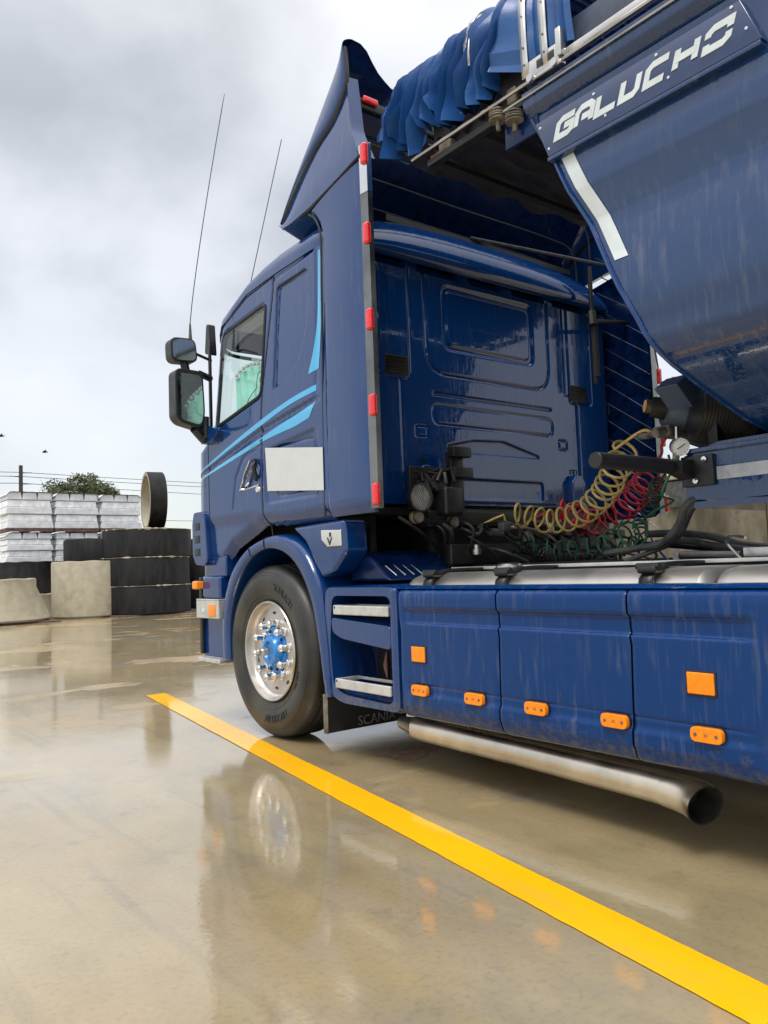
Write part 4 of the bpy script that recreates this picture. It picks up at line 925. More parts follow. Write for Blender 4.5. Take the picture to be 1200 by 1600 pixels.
# slash-cut tail: an outward-turned elbow
n = 36; V = []; P = spline([(.115, 1.66, .192), (.111, 1.60, .190), (.098, 1.54, .186), (.070, 1.49, .181)], 4)
for i, p in enumerate(P):
    t = i / (len(P) - 1); d = Vector((-.06 - .95 * t, -1, -.08)).normalized(); a = d.cross(Vector((0, 0, 1))).normalized(); b = a.cross(d)
    for k in range(n):
        q = 2 * PI * k / n; sl_ = t ** 2 * .05 * math.cos(q - 0.4)
        V.append(Vector(p) + (a * math.cos(q) + b * math.sin(q)) * (.060 + .010 * t) + d * sl_)
tl = obj('tail_elbow', V, gridF(len(P), n).tolist() + [(i * n + n - 1, (i + 1) * n + n - 1, (i + 1) * n, i * n) for i in range(len(P) - 1)], MATS['heat_tinted_steel'], exo)
Vi = [tuple(v) for v in V[-n:]]; c = sum((Vector(v) for v in Vi), Vector()) / n; V2 = [tuple(c + (Vector(v) - c) * .93) for v in Vi]; V3 = [tuple(Vector((.105, 1.575, .188)) + (Vector(v) - c) * .58) for v in V2]
obj('tail_bore', Vi + V2 + V3, [(i, (i + 1) % n, n + (i + 1) % n, n + i) for i in range(n)] + [(n + i, n + (i + 1) % n, 2 * n + (i + 1) % n, 2 * n + i) for i in range(n)] + [tuple(range(2 * n, 3 * n))], GREASE, exo)
# ---- fuel tank behind the skirt
def tank(y0, y1, name='fuel_tank'):
    P = rounded([(.10, .35), (.10, .965), (.72, .965), (.72, .35)], .14, 10); st = [(y0, .9, .03), (y0 + .01, .96, .012), (y0 + .03, 1, 0), (y1 - .06, 1, 0), (y1 - .02, .97, .01), (y1, .88, .05)]
    V = []; 
    for y, s, d in st: V += [(.41 + (p[0] - .41) * s, y, .66 + (p[1] - .66) * s) for p in P]
    n = len(P); F = [(i * n + k, i * n + (k + 1) % n, (i + 1) * n + (k + 1) % n, (i + 1) * n + k) for i in range(len(st) - 1) for k in range(n)] + [tuple(range(n)), tuple(range((len(st) - 1) * n, len(st) * n))]
    return obj(name, V, F, simple('tank_aluminium', (.58, .55, .50), .38, .9, .12, 3), T)
tk = tank(1.47, 3.09); tk2 = tank(.7, 1.455)
for y in (2.86, 2.38, 1.66):
    V = []
    for q in range(2):
        for (x, z) in ((.085, .88), (.10, .93), (.145, .965), (.22, .984), (.35, .988), (.5, .985)): V.append((x, y + q * .055, z))
    o = obj('tank_strap', V, gridF(2, 6), BLACK, tk); so_ = o.modifiers.new('t', 'SOLIDIFY'); so_.thickness = .014; so_.offset = 1
    wn(MB().box(.10, .17, y - .012, y + .067, .945, .975, .012).out('strap_clamp', BLACK, tk))
    MB().tube([(.12, y - .02, .972), (.12, y + .075, .972)], .012, 8).out('clamp_bolt', BLACK, tk)
m_ = MB(); m_.lathe([(0, .055), (.02, .055), (.022, .062), (.035, .062), (.045, .05), (.045, .001)], (.26, 2.50, .955), 'z', 28); m_.out('filler_cap', STEEL, tk)
m_ = MB(); m_.lathe([(.046, .052), (.050, .04), (.050, .001)], (.26, 2.50, .955), 'z', 28); m_.out('cap_top', BLACK, tk)
MB().box(.45, .62, .6, 3.1, .975, .99, .003).out('tank_walkway', ALUM, tk)
# ---- chassis clutter
ch = MB()
for x in (.80, 1.61): ch.box(x, x + .08, -1.5, 5.2, .74, 1.0)
for y in (-.6, .6, 1.6, 2.4, 3.2): ch.box(.88, 1.61, y, y + .1, .80, .92)
ch.out('chassis_frame', GREASE, T)
MB().box(.72, 1.8, 3.55, 5.1, .45, 1.28, .06).out('engine', GREASE, T)
MB().box(.85, 1.65, 2.9, 3.5, .5, .95, .08).out('gearbox', GREASE, T)
MB().box(.5, 1.95, 3.32, 3.42, 1.22, 1.31, .01).out('cab_cross_member', GREASE, T)
MB().box(.62, 2.1, 3.28, 3.34, 1.00, 1.12, .01).out('rear_cross_member', BLACK, T)
MB().box(.95, 1.9, 2.75, 3.3, .84, .93, .02).out('battery_cover', GREASE, T)
wn(MB().box(1.9, 2.3, .9, 3.2, .4, .95, .08).out('battery_box', BLACK, T))
MB().lathe([(-.25, .30), (.25, .30), (.27, .25)], (1.0, 3.6, .62), 'x', 32).out('gearbox_drum', GREASE, T)
fw = MB(); fw.lathe([(0, .45), (.05, .47), (.10, .45), (.10, .12)], (1.245, .9, 1.02), 'z', 40); fw.out('fifth_wheel', GREASE, T)
# mudguard-like pipes under the cab rear
cl = MB(); rn = random.Random(7)
for k in (1, 4, 5, 8):
    P = spline([(.35 + .04 * k, 3.45, 1.28), (.42 + .04 * k, 3.38 - .02 * k, 1.2), (.60 + .02 * k, 3.40, 1.12 - .02 * k), (.66 + .015 * k, 3.45, .95), (.66 + .01 * k, 3.5, .85)], 6)
    cl.tube([tuple(p) for p in P], rn.uniform(.008, .02), 7)
cl.out('hose_bundle', GREASE, T)
cl = MB(); 
for k in range(7):
    x0 = .72 + k * .16; cl.tube([tuple(p) for p in spline([(x0, 3.30, 1.21), (x0 + .06, 3.22, 1.17 + rn.uniform(-.03, .03)), (x0 + .12, 3.25, 1.23), (x0 + .2, 3.28, 1.19)], 6)], rn.uniform(.008, .017), 7)
cl.out('hose_bundle', GREASE, T)
MB().box(.1, 2.39, 3.56, 3.60, 2.55, 2.86).out('roof_gap_blocker', BLACK, T)  # added dark box, stops light from the cab showing under the roof lip
wn(MB().box(1.9, 2.485, 3.58, 3.76, .25, 1.3, .03).out('far_side_blocker', GREASE, T))  # added dark box, blocks the bright yard beyond and its pale ground reflection
for (x, z) in ((.40, 1.27), (.66, 1.245)):
    m_ = MB(); m_.lathe([(0, .035), (-.02, .035), (-.022, .022), (-.035, .022), (-.036, .03), (-.05, .03), (-.05, .001)], (x, 3.33, z), 'y', 20); m_.out('coupling_disc', DIRTY, T)
    m_ = MB(); m_.lathe([(-.022, .036), (-.028, .036)], (x, 3.33, z), 'y', 20); m_.out('yellow_ring', YHOSE, T)
MB().tube([(.42, 3.32, 1.26), (.66, 3.32, 1.24), (.75, 3.36, 1.25)], .02, 8).out('coupling_pipe', BLACK, T)
for k in range(16):      # service pipes, valves and cable ties along the cross member
    x = .78 + k * .085 + rn.uniform(-.02, .02); z = 1.0 + rn.random() * .22; y = 3.05 + rn.random() * .2
    P = spline([(x, 3.30, z + .05), (x + rn.uniform(-.05, .08), y, z + rn.uniform(.0, .08)), (x + rn.uniform(.05, .2), y - .06, z - .04), (x + rn.uniform(.1, .3), y - .02, .96)], 6)
    MB().tube([tuple(p) for p in P], rn.uniform(.006, .015), 7).out('service_pipe', (BLACK, GREASE, GREY, DIRTY)[k % 4], T)
    if k % 3 == 0:
        m_ = MB(); m_.lathe([(0, .001), (0, .026), (.03, .028), (.034, .018), (.055, .018), (.056, .001)], (x, y, z - .03), 'z', 14); m_.out('valve', DIRTY if k % 2 else STEEL, T)
    if k % 4 == 1: MB().box(x - .03, x + .03, y - .02, y + .03, z, z + .05, .006).out('junction_box', GREY, T)
# bracket with work lamp
br = MB(); br.box(.405, .72, 3.36, 3.385, 1.32, 1.56, .006); br.box(.70, .80, 3.34, 3.39, 1.30, 1.66, .008); br.box(.68, .82, 3.29, 3.35, 1.62, 1.68, .006); br.box(.68, .83, 3.29, 3.35, 1.50, 1.56, .006); br.box(.56, .70, 3.24, 3.36, 1.28, 1.44, .02)
bo = br.out('coupling_bracket', BLACK, T)
for k in range(12):
    cl = MB(); x = .44 + rn.random() * .26; z = 1.34 + rn.random() * .20; cl.tube([(x, 3.36, z), (x + rn.uniform(-.03, .03), 3.31, z + rn.uniform(-.02, .02)), (x + rn.uniform(-.05, .05), 3.30, z - .06)], rn.uniform(.007, .014), 6); cl.out('fitting', BLACK, bo)
lc = (.40, 3.27, 1.375)
m_ = MB(); m_.lathe([(.08, .03), (.04, .065), (0, .080), (-.012, .082), (-.014, .074), (0, .070)], lc, 'y', 36); wl_ = m_.out('work_lamp', BLACK, T)
m_ = MB(); m_.lathe([(0, .073), (-.006, .05), (-.009, .001)], lc, 'y', 36); m_.out('lens', simple('lamp_lens', (.55, .54, .47), .10, .1, .3, 30, coat=1), wl_)
gm = MB()
for k in range(-5, 6):
    d = k * .0135; q = math.sqrt(max(0, .074 ** 2 - d * d)); 
    for s in (1, -1):
        a, b = Vector((d, q)), Vector((d, -q)); rot = lambda v: (v[0] * .82 + s * v[1] * .57, -s * v[0] * .57 + v[1] * .82)
        p, r_ = rot(a), rot(b); gm.tube([(lc[0] + p[0], lc[1] - .013, lc[2] + p[1]), (lc[0] + r_[0], lc[1] - .013, lc[2] + r_[1])], .0016, 4)
gm.out('lamp_grid', BLACK, wl_)
# ---- mirrors
def mirror(poly, yface, depth, name):
    hs = prism_bev(rounded(poly, .05), 'y', yface, yface + depth, .022).out(name, BLACK, T); wn(hs)
    c = np.mean(poly, 0); P = rounded([tuple(c + (np.array(p) - c) * .86) for p in poly], .04)
    obj('mirror_glass', [(p[0], yface - .003 - .004 * 0, p[1]) for p in P], [tuple(range(len(P)))], MIRR, hs, smooth=0)
    obj('mirror_edge', [(p[0], yface - .001, p[1]) for p in rounded([tuple(c + (np.array(p) - c) * .90) for p in poly], .045)], [tuple(range(len(P)))], RUBBER, hs, smooth=0); return hs
M1 = mirror([(-.275, 2.39), (-.075, 2.385), (-.062, 2.09), (-.085, 1.985), (-.24, 2.02), (-.275, 2.06)], 4.95, .12, 'main_mirror')
M2 = mirror([(-.305, 2.595), (-.125, 2.605), (-.108, 2.44), (-.30, 2.43)], 4.95, .10, 'wide_angle_mirror')
am = MB(); am.tube([(-.19, 5.0, 2.44), (-.17, 5.0, 2.36)], .03, 8); am.out('mirror_joint', BLACK, T); am = MB(); am.tube([(-.08, 5.0, 2.38), (.03, 5.06, 2.37)], .024, 8); am.out('mirror_arm', BLACK, T); am = MB(); am.tube([(-.12, 5.0, 2.52), (.04, 5.06, 2.50)], .010, 6); am.out('mirror_arm', BLACK, T); am = MB()
am.tube([(-.12, 5.0, 2.0), (-.05, 5.02, 1.94), (.03, 5.06, 1.94)], .04, 10); am.tube([(-.045, 5.0, 1.93), (-.045, 5.0, 2.08)], .03, 8); am.out('mirror_bracket', BLACK, T)
wn(prism_bev(rounded([(4.80, 1.96), (4.98, 2.02), (5.10, 1.98), (5.08, 1.90), (4.90, 1.90)], .02), 'x', -.04, .06, .02).out('mirror_base', PAINT, T))
am = MB(); am.box(.012, .03, 5.03, 5.055, 2.0, 2.60, .004); am.out('pillar_rail', BLACK, T)
kb = prism_bev(rounded([(5.03, 2.53), (5.05, 2.76), (5.09, 2.76), (5.12, 2.56)], .02), 'x', .02, .07, .012).out('kerb_mirror', BLACK, T); wn(kb)
# ---- whip antennas
an = MB(); an.tube([(-.14, 5.0, 2.60), (-.14, 5.0, 2.72)], [.014, .006], 8); P = [(-.14 + .30 * t ** 1.15, 5.0, 2.72 + 1.75 * t) for t in np.linspace(0, 1, 14)]; an.tube(P, [.0035] * 13 + [.002], 5); an.out('whip_antenna', GREY, T)
an = MB(); P = [(.24 + .34 * t, 4.92, 2.86 + 1.36 * t) for t in np.linspace(0, 1, 8)]; an.tube(P, .0035, 5); an.out('whip_antenna', GREY, T)
# black vertical mast and stay at the far deflector
ms_ = MB(); ms_.tube([(2.05, 3.32, 2.2), (2.05, 3.32, 3.02)], .016, 8); ms_.tube([(2.05, 3.32, 2.64), (2.46, 3.34, 2.70)], .016, 8); ms_.tube([(2.03, 3.30, 2.60), (2.05, 3.32, 2.70)], .03, 8); ms_.tube([(2.06, 3.31, 2.25), (2.06, 3.31, 2.62)], .022, 8)
ms_.out('mast', BLACK, T)

# ================================================================== TRAILER
TR = thing('tipper_trailer', 'dark blue half pipe tipper trailer with lettered front panel coupled behind the cab', 'trailer', (1.245, -2.0, 0))
fy = lambda z: 1.6 + .444 * (z - 1.85)
sec = [(2.76, .0), (2.56, .010), (2.47, .002), (2.40, .0), (2.385, .004), (2.27, .034), (2.255, .036), (2.20, .030), (2.05, .010), (1.97, .006), (1.90, .014), (1.85, .020), (1.845, .022), (1.78, .022), (1.745, .034), (1.71, .06), (1.67, .105), (1.615, .20), (1.56, .30), (1.50, .42), (1.46, .56), (1.43, .85), (1.42, 1.245)]
full = [(x, z) for z, x in sec] + [(2.49 - x, z) for z, x in sec[::-1][1:]]
ys = [None, 1.0, .4, -.5, -1.5, -3, -5]; V = []
for y in ys: V += [(x, fy(z) if y is None else y + .0, z) for x, z in full]
tub = obj('tub', V, gridF(len(ys), len(full)), PAINT_T, TR, smooth=28)
fr = [(x, fy(z), z) for x, z in full]; n = len(fr)
obj('tub_front', [(x + (.03 if x < 1.2 else -.03 if x > 1.3 else 0), y - .02, z) for x, y, z in fr], [tuple(range(n))], PAINT_T, TR, smooth=0)
MB().tube([(x - .004 if x < 1.2 else x + .004, y + .006, z) for x, y, z in fr], .009, 6).out('tub_edge', PAINT, TR)
# vertical front stiffener seen behind the edge
MB().add([(x, fy(z) + .002, z) for x, z in ((.04, 2.7), (.10, 2.7), (.10, 1.9), (.05, 1.9))], [(0, 1, 2, 3)]).out('front_stiffener', PAINT_T, TR)
# reflective tape down the front edge
tz = [2.555, 2.47, 2.40, 2.385, 2.27, 2.255, 2.20, 2.075]; V = []
sx = lambda z: float(np.interp(z, [s[0] for s in sec][::-1], [s[1] for s in sec][::-1]))
for z in tz: V += [(sx(z) - .003, fy(z) - .025, z), (sx(z) - .003, fy(z) - .082, z)]
obj('reflective_tape', V, gridF(len(tz), 2), WHITE, TR, smooth=60)
# lettered panel
pl = [(1.985, 2.722), (1.925, 2.562), (1.085, 2.562), (1.145, 2.722)]
pm = prism_bev(pl, 'x', -.022, .02, .004).out('name_panel', simple('panel_paint', (.014, .035, .11), .22, var=.12, coat=.6), TR)
MB().box(-.024, .02, 1.09, 1.93, 2.545, 2.561, .004).out('panel_ledge', PAINT_T, pm)
def letter(strokes, a0, sc_x, base=2.606, H=.082, w_=.0225, lean=.34):
    m_ = MB()
    for si, P in enumerate(strokes):
        P = [np.array(p, float) for p in P]; P = [np.array([p[0] * sc_x, p[1] * (H - w_) + w_ / 2]) for p in P]; L_, R_ = [], []
        for i, p in enumerate(P):
            d0 = (p - P[i - 1]) if i else (P[1] - P[0]); d1 = (P[i + 1] - p) if i < len(P) - 1 else d0
            d0 = d0 / np.linalg.norm(d0); d1 = d1 / np.linalg.norm(d1); nn = np.array([-d0[1] - d1[1], d0[0] + d1[0]]); nn /= np.linalg.norm(nn); k = 1 / max(.5, nn @ np.array([-d0[1], d0[0]]))
            L_.append(p + nn * w_ / 2 * k); R_.append(p - nn * w_ / 2 * k)
        n0 = len(P); V = []
        for X in (-.0245 - .0006 * si, -.0215):
            for q in L_ + R_: V.append((X, a0 - (q[0] + lean * q[1]), base + q[1]))
        F = []
        for i in range(n0 - 1): F += [(i, i + 1, n0 + i + 1, n0 + i), (i, 2 * n0 + i, 2 * n0 + i + 1, i + 1), (n0 + i, n0 + i + 1, 3 * n0 + i + 1, 3 * n0 + i)]
        F += [(0, n0, 3 * n0, 2 * n0), (n0 - 1, 3 * n0 - 1, 4 * n0 - 1 if False else 3 * n0 - 1, n0 - 1)][:1]
        m_.add(V, F)
    m_.out('raised_letter', WHITE, pm, smooth=0)
G_ = [[(1, 1), (.28, 1), (.05, .8), (.05, 0), (.75, 0), (.95, .15), (.95, .52), (.45, .52)]]
A_ = [[(.0, 0), (.0, .75), (.22, 1), (.75, 1), (.95, .82), (.95, 0)], [(.35, .38), (.95, .38)]]
L_G = [[(0, 1), (0, .0), (1.2, 0)]]
U_ = [[(0, 1), (0, 0), (.75, 0), (.95, .2), (.95, 1)]]
C_ = [[(1, 1), (.22, 1), (0, .8), (0, 0), (.92, 0)]]
H_ = [[(0, 1), (0, 0)], [(.95, 1), (.95, 0)], [(0, .5), (.95, .5)]]
O_ = [[(.0, .62), (.0, .82), (.22, 1), (.95, 1), (.95, .62)], [(.0, .3), (.0, 0), (.75, 0), (.95, .18), (.95, .42)]]
for st_, a0, a1 in ((G_, 1.893, 1.815), (A_, 1.798, 1.725), (L_G, 1.703, 1.635), (U_, 1.598, 1.53), (C_, 1.497, 1.42), (H_, 1.385, 1.31), (O_, 1.275, 1.195)):
    letter(st_, a0 - .004, a0 - a1)
for (y, z) in ((1.957, 2.692), (1.918, 2.592), (1.70, 2.70), (1.655, 2.597), (1.44, 2.704), (1.40, 2.603), (1.172, 2.71), (1.13, 2.617)):
    m_ = MB(); m_.lathe([(-.022, .0055), (-.025, .005), (-.026, .001)], (0, y, z), 'x', 10); m_.out('panel_screw', CHROME, pm)
# top rail
rl = prism_bev([(.06, 2.725), (-.035, 2.795), (-.045, 2.86), (.02, 2.865), (.08, 2.80)], 'y', -5, 2.03, .006); rl.out('top_rail', PAINT_T, TR)
MB().tube([(-.05, 2.70, 2.885), (-.05, -5, 2.885)], .008, 6).out('guide_wire', STEEL, TR)
MB().tube([(-.048, 2.12, 2.835), (-.048, -5, 2.835)], .005, 6).out('guide_wire', STEEL, TR)
MB().box(-.035, .0, -5, 1.98, 2.905, 2.935, .005).out('slide_rail', STEEL, TR)
MB().box(.0, .03, -5, 1.80, 2.935, 3.06, .005).out('coaming', simple('coaming_paint', (.06, .075, .12), .4, var=.2), TR)
MB().box(.0, 2.49, -5, 1.95, 2.80, 2.84).out('tub_cover', PAINT_D, TR)
# gantry ahead of the tub carrying the folded sheet
gt = MB(); 
for x in (-.02, 2.47): gt.box(x, x + .04, 1.9, 2.63, 2.832, 2.862, .004)
for y in (2.06, 2.30, 2.57): gt.box(0, 2.49, y, y + .04, 2.835, 2.858)
gt.out('sheet_gantry', BLACK, TR)
MB().box(.02, .05, 2.0, 2.62, 2.86, 3.08).out('hem_gap_blocker', GREASE, TR)  # added dark strip, shuts out the sky between hem and rail
MB().add([(.03, 2.0, 2.70), (.03, 2.1, 2.84), (2.46, 2.1, 2.84), (2.46, 2.0, 2.70)], [(0, 1, 2, 3)]).out('gantry_plate', PAINT_D, TR)
MB().box(-.005, .012, 1.98, 2.16, 2.70, 2.83, .004).out('pulley_plate', PAINT_D, TR)
for (y, z) in ((2.08, 2.785), (2.17, 2.835)):
    m_ = MB()
    for zz_ in (0, .022): m_.lathe([(zz_, .010), (zz_, .036), (zz_ + .006, .038), (zz_ + .010, .022), (zz_ + .014, .038), (zz_ + .018, .036), (zz_ + .018, .01)], (-.03, y, z - .01), 'z', 24)
    m_.tube([(-.03, y, z - .05), (-.03, y, z + .05)], .010, 10); m_.out('pulley', DIRTY, TR)
# roller carriage bracket at the foot of the bows
def carriage(y, s=1):
    m_ = MB(); m_.box(-.062, -.05, y - .11, y + .04, 2.885, 2.955, .003); m_.box(-.062, -.03, y - .12, y + .05, 2.872, 2.887, .004); m_.box(-.066, -.03, y - .125, y - .10, 2.90, 3.01, .004)
    m_.tube([(-.07, y - .09, 2.885), (-.03, y - .09, 2.885)], .016, 10); m_.tube([(-.07, y + .03, 2.885), (-.03, y + .03, 2.885)], .016, 10); c = m_.out('roller_carriage', STEEL, SH)
    for q in (-.075, -.02): MB().box(-.0635, -.0615, y + q - .016, y + q + .016, 2.905, 2.938, .001).out('slot', BLACK, c)
SH = thing('folded_tarpaulin', 'bright blue tipper tarpaulin folded in pleats above the front of the trailer', 'tarpaulin', (1.245, 2.4, 2.86))
def tarp():
    y0, y1 = 1.77, 2.80; nv = 300; nu = 110
    # section: left foot up over the top and down the right side
    def sec_pt(u, hem):
        P = [(-.035, hem), (-.045, 3.06), (-.040, 3.22), (.02, 3.34), (.18, 3.44), (.5, 3.50), (1.245, 3.54), (1.99, 3.50), (2.31, 3.44), (2.47, 3.34), (2.53, 3.22), (2.535, 3.06), (2.525, hem)]
        return P
    base = resample(spline(sec_pt(0, 2.95), 8), nu); nrm = np.gradient(base, axis=0); nrm = np.stack([-nrm[:, 1], nrm[:, 0]], -1); nrm /= np.linalg.norm(nrm, axis=1)[:, None]
    if nrm[nu // 2, 1] < 0: nrm = -nrm
    V = np.zeros((nv, nu, 3)); u = np.linspace(0, 1, nu); rs = np.random.RandomState(11)
    dist = np.r_[0, np.cumsum(np.linalg.norm(np.diff(base, axis=0), axis=1))]; edge = np.minimum(dist, dist[-1] - dist)      # metres up from the hem
    folds = np.cumsum(rs.uniform(.032, .070, 70)) + y0; folds = folds[folds < y1]
    amp = rs.uniform(.045, .10, len(folds) + 2); ph = rs.uniform(0, 6, len(folds) + 2); hemv = rs.uniform(-.09, .09, len(folds) + 2)
    for i in range(nv):
        t = i / (nv - 1); y = y0 + (y1 - y0) * t; k = np.searchsorted(folds, y); lo = folds[k - 1] if k else y0; hi = folds[k] if k < len(folds) else y1
        f = (y - lo) / (hi - lo); bows = y < 2.02
        prof = (1 - abs(2 * f - 1)) ** 1.0; A = amp[k] * (1.0 if not bows else .18)
        # pleats swing outwards and sag forward towards the hem
        side = np.exp(-(edge / .38) ** 2)
        out_ = A * (prof - .5) * (.30 + 1.15 * side) + .007 * (np.abs(((edge * 5.5 + ph[k] + f * .6) % 1.0) - .5) * 4 - 1) * side * (0 if bows else 1)
        lean = (0 if bows else .05) * side * np.sin(edge * 9 + ph[k] * .5) + (0 if bows else .22) * side
        sag = (hemv[k] * (1 - abs(2 * f - 1) * .5) if not bows else 0) * np.exp(-(edge / .12) ** 2)
        drop = .16 * (t ** 2) * np.exp(-(edge / .7) ** 2) * 0 
        q1 = y * 7 + edge * 3.1; q2 = y * 4.3 - edge * 5.7; cr = (np.abs((q1 % 1) - .5) + np.abs(((q2 + .3 * np.sin(q1 * 2)) % 1) - .5) - .5) * (0.006 if bows else .036) * (.35 + side)
        out_ = out_ + cr
        V[i, :, 0] = base[:, 0] + nrm[:, 0] * out_; V[i, :, 1] = y + lean * .55 * (1 if t < .97 else .5); V[i, :, 2] = base[:, 1] + nrm[:, 1] * out_ + sag
        V[i, :, 2] += .05 * sstep(2.3, 2.9, y) * np.exp(-(edge / .15) ** 2); V[i, :, 1] = np.minimum(V[i, :, 1], 2.95)
    o = obj('sheet', V.reshape(-1, 3), gridF(nv, nu), TARP, SH, smooth=24)
    # folded under: rough dark underside with the hems
    n1_, n2_ = 60, 30; X, Y = np.meshgrid(np.linspace(-.02, 2.5, n2_), np.linspace(2.04, 2.86, n1_), indexing='ij')
    Z = 2.89 + .07 * sstep(2.5, 2.86, Y) + .05 * np.abs(np.sin(Y * 34 + np.sin(X * 3) * .6)) + .015 * np.sin(X * 17 + Y * 9)
    obj('under_folds', np.stack([X, Y, Z], -1).reshape(-1, 3), gridF(n2_, n1_), simple('grimy_sheet', (.012, .016, .04), .6, var=.7, scale=7, bmp=.5), o)
    # front flap: octagonal end face
    P = [(-.05, 2.92, 3.08), (-.055, 2.90, 3.20), (-.02, 2.92, 3.27), (.10, 2.95, 3.30), (.20, 2.94, 3.20), (.20, 2.92, 3.06), (.10, 2.91, 3.0), (-.02, 2.90, 3.01)]
    c = tuple(np.mean(P, 0) + np.array([0, .02, 0])); obj('end_flap', P + [c], [(i, (i + 1) % 8, 8) for i in range(8)], TARP, o)
tarp()
# steel bows over the sheet
for k, y in enumerate((1.885, 1.985, 2.30, 2.46, 2.62, 2.78)):
    P = resample(spline([(-.062, 2.90 if k < 2 else 3.12), (-.068, 3.08 if k < 2 else 3.2), (-.060, 3.24), (.0, 3.375), (.17, 3.475), (.5, 3.535), (1.245, 3.575), (1.99, 3.535), (2.32, 3.475), (2.49, 3.375), (2.555, 3.24), (2.56, 3.08), (2.555, 2.90)], 6), 60); V = []
    if k > 2: P = P + (np.array([1.245, 3.0]) - P) * .035
    for p in P: V += [(p[0], y - (.017 if k < 3 else .011), p[1]), (p[0], y + (.017 if k < 3 else .011), p[1])]
    b_ = obj('sheet_bow', V, gridF(60, 2), STEEL, SH, smooth=60); md = b_.modifiers.new('s', 'SOLIDIFY'); md.thickness = .006
    if k < 3:
        for z in (2.95, 3.02, 3.15, 3.22)[0 if k < 2 else 2:]:
            m_ = MB(); m_.lathe([(-.002, .005), (-.005, .004), (-.005, .0005)], (float(np.interp(z, [2.9, 3.08, 3.24], [-.062, -.068, -.060])), y, z), 'x', 8); m_.out('rivet', DIRTY, b_)
carriage(1.93)
MB().box(-.03, .04, 2.07, 2.12, 2.865, 2.93, .008).out('bow_foot', DIRTY, SH)
MB().box(-.02, .05, 2.47, 2.55, 2.862, 2.90, .006).out('bow_foot', DIRTY, SH)
MB().box(.0, .06, 2.56, 2.63, 2.862, 2.89, .006).out('bow_foot', simple('rust', (.22, .09, .03), .8), SH)

# ---- trailer chassis nose
nose = MB(); nose.prism([(1.75, 1.225), (1.75, 1.40), (1.60, 1.44), (-5, 1.44), (-5, 1.20), (1.2, 1.20)], 'x', .50, .58); nose.prism([(1.75, 1.225), (1.75, 1.40), (1.60, 1.44), (-5, 1.44), (-5, 1.20), (1.2, 1.20)], 'x', 1.91, 1.99)
nose.box(.58, 1.91, 1.68, 1.75, 1.23, 1.40); nose.box(.5, 1.99, -.5, 1.72, 1.19, 1.215)
no = nose.out('chassis_beam', PAINT_T, TR); wn(no)
MB().box(.485, .60, -5, 1.745, 1.405, 1.425, .004).out('beam_flange', PAINT_T, TR)
obj('reflective_tape', [(.497, 1.615, 1.293), (.497, 1.615, 1.343), (.497, -3, 1.343), (.497, -3, 1.293)], [(0, 1, 2, 3)], simple('silver_tape', (.42, .43, .45), .3, .2), TR, smooth=0)
bb = MB(); bb.box(.48, .50, 1.62, 1.755, 1.275, 1.395, .004); bb.prism([(.50, 1.30), (.50, 1.385), (.40, 1.37), (.40, 1.325)], 'y', 1.70, 1.76); bk = bb.out('bar_bracket', BLACK, TR)
for y, z in ((1.650, 1.375), (1.690, 1.295)):
    m_ = MB(); m_.lathe([(-.004, .012), (-.012, .011), (-.013, .001)], (.48, y, z), 'x', 12); m_.out('bracket_bolt', CHROME, bk)
m_ = MB(); m_.lathe([(0, .001), (0, .027), (.004, .030), (.52, .030)], (-.07, 1.75, 1.355), 'x', 24); m_.out('support_bar', BLACK, TR)
# telescopic hoist cylinder and its bearing under the tub
HC = bpy.data.objects.new('tipping_ram', None); COL.objects.link(HC); HC.parent = TR; HC.location = Vector((.95, 1.72, 1.6)) - TR.location
m_ = MB(); ax = Vector((.78, -.60, -.16)).normalized()
def along(c, pr, n=36):
    c = Vector(c); a = ax.cross(Vector((0, 0, 1))).normalized(); b = ax.cross(a); V = []
    for h, r in pr:
        for k in range(n): V.append(c + ax * h + (a * math.cos(2 * PI * k / n) + b * math.sin(2 * PI * k / n)) * r)
    return V, [(i * n + k, i * n + (k + 1) % n, (i + 1) * n + (k + 1) % n, (i + 1) * n + k) for i in range(len(pr) - 1) for k in range(n)]
pr = [(.10, .10)]
for k in range(16): pr += [(.10 + k * .014, .128), (.111 + k * .014, .128), (.112 + k * .014, .120)]
pr += [(.36, .10)]
MB().add(*along((.56, 1.84, 1.615), pr)).out('ribbed_barrel', simple('barrel_grey', (.10, .10, .085), .5, .5, .2), HC)
MB().add(*along((.56, 1.84, 1.615), [(-.02, .001), (-.02, .07), (.0, .10), (.04, .118), (.06, .11), (.10, .115)])).out('end_housing', simple('dirty_blue_casting', (.05, .065, .085), .55, .3, .5, 14, .4), HC)
MB().add(*along((.56, 1.84, 1.615), [(-.10, .001), (-.10, .030), (-.02, .032)], 6)).out('shaft_end', DIRTY, HC)
MB().add(*along((.56, 1.84, 1.615), [(-.085, .04), (-.01, .05), (0, .07)], 20)).out('shaft_collar', GREASE, HC)
obj('shaft_tip', *(lambda t: ([tuple(Vector(v) - ax * .001) for v in t[0]], t[1]))(along((.56, 1.84, 1.615), [(-.10, .001), (-.101, .028)], 6)), simple('ochre_metal', (.45, .28, .10), .5), HC)
cs = MB(); cs.tube([(.56, 1.84, 1.74), (.58, 1.83, 1.68), (.60, 1.80, 1.60), (.72, 1.74, 1.54)], [.03, .035, .06, .05], 8); cs.tube([(.60, 1.80, 1.50), (.72, 1.74, 1.47), (.85, 1.70, 1.50)], [.03, .045, .03], 8); cs.tube([(.70, 1.73, 1.60), (.74, 1.72, 1.62)], .025, 8); cs.out('bearing_arm', simple('casting_grey', (.075, .085, .10), .55, .3, .5, 20, .5), HC)
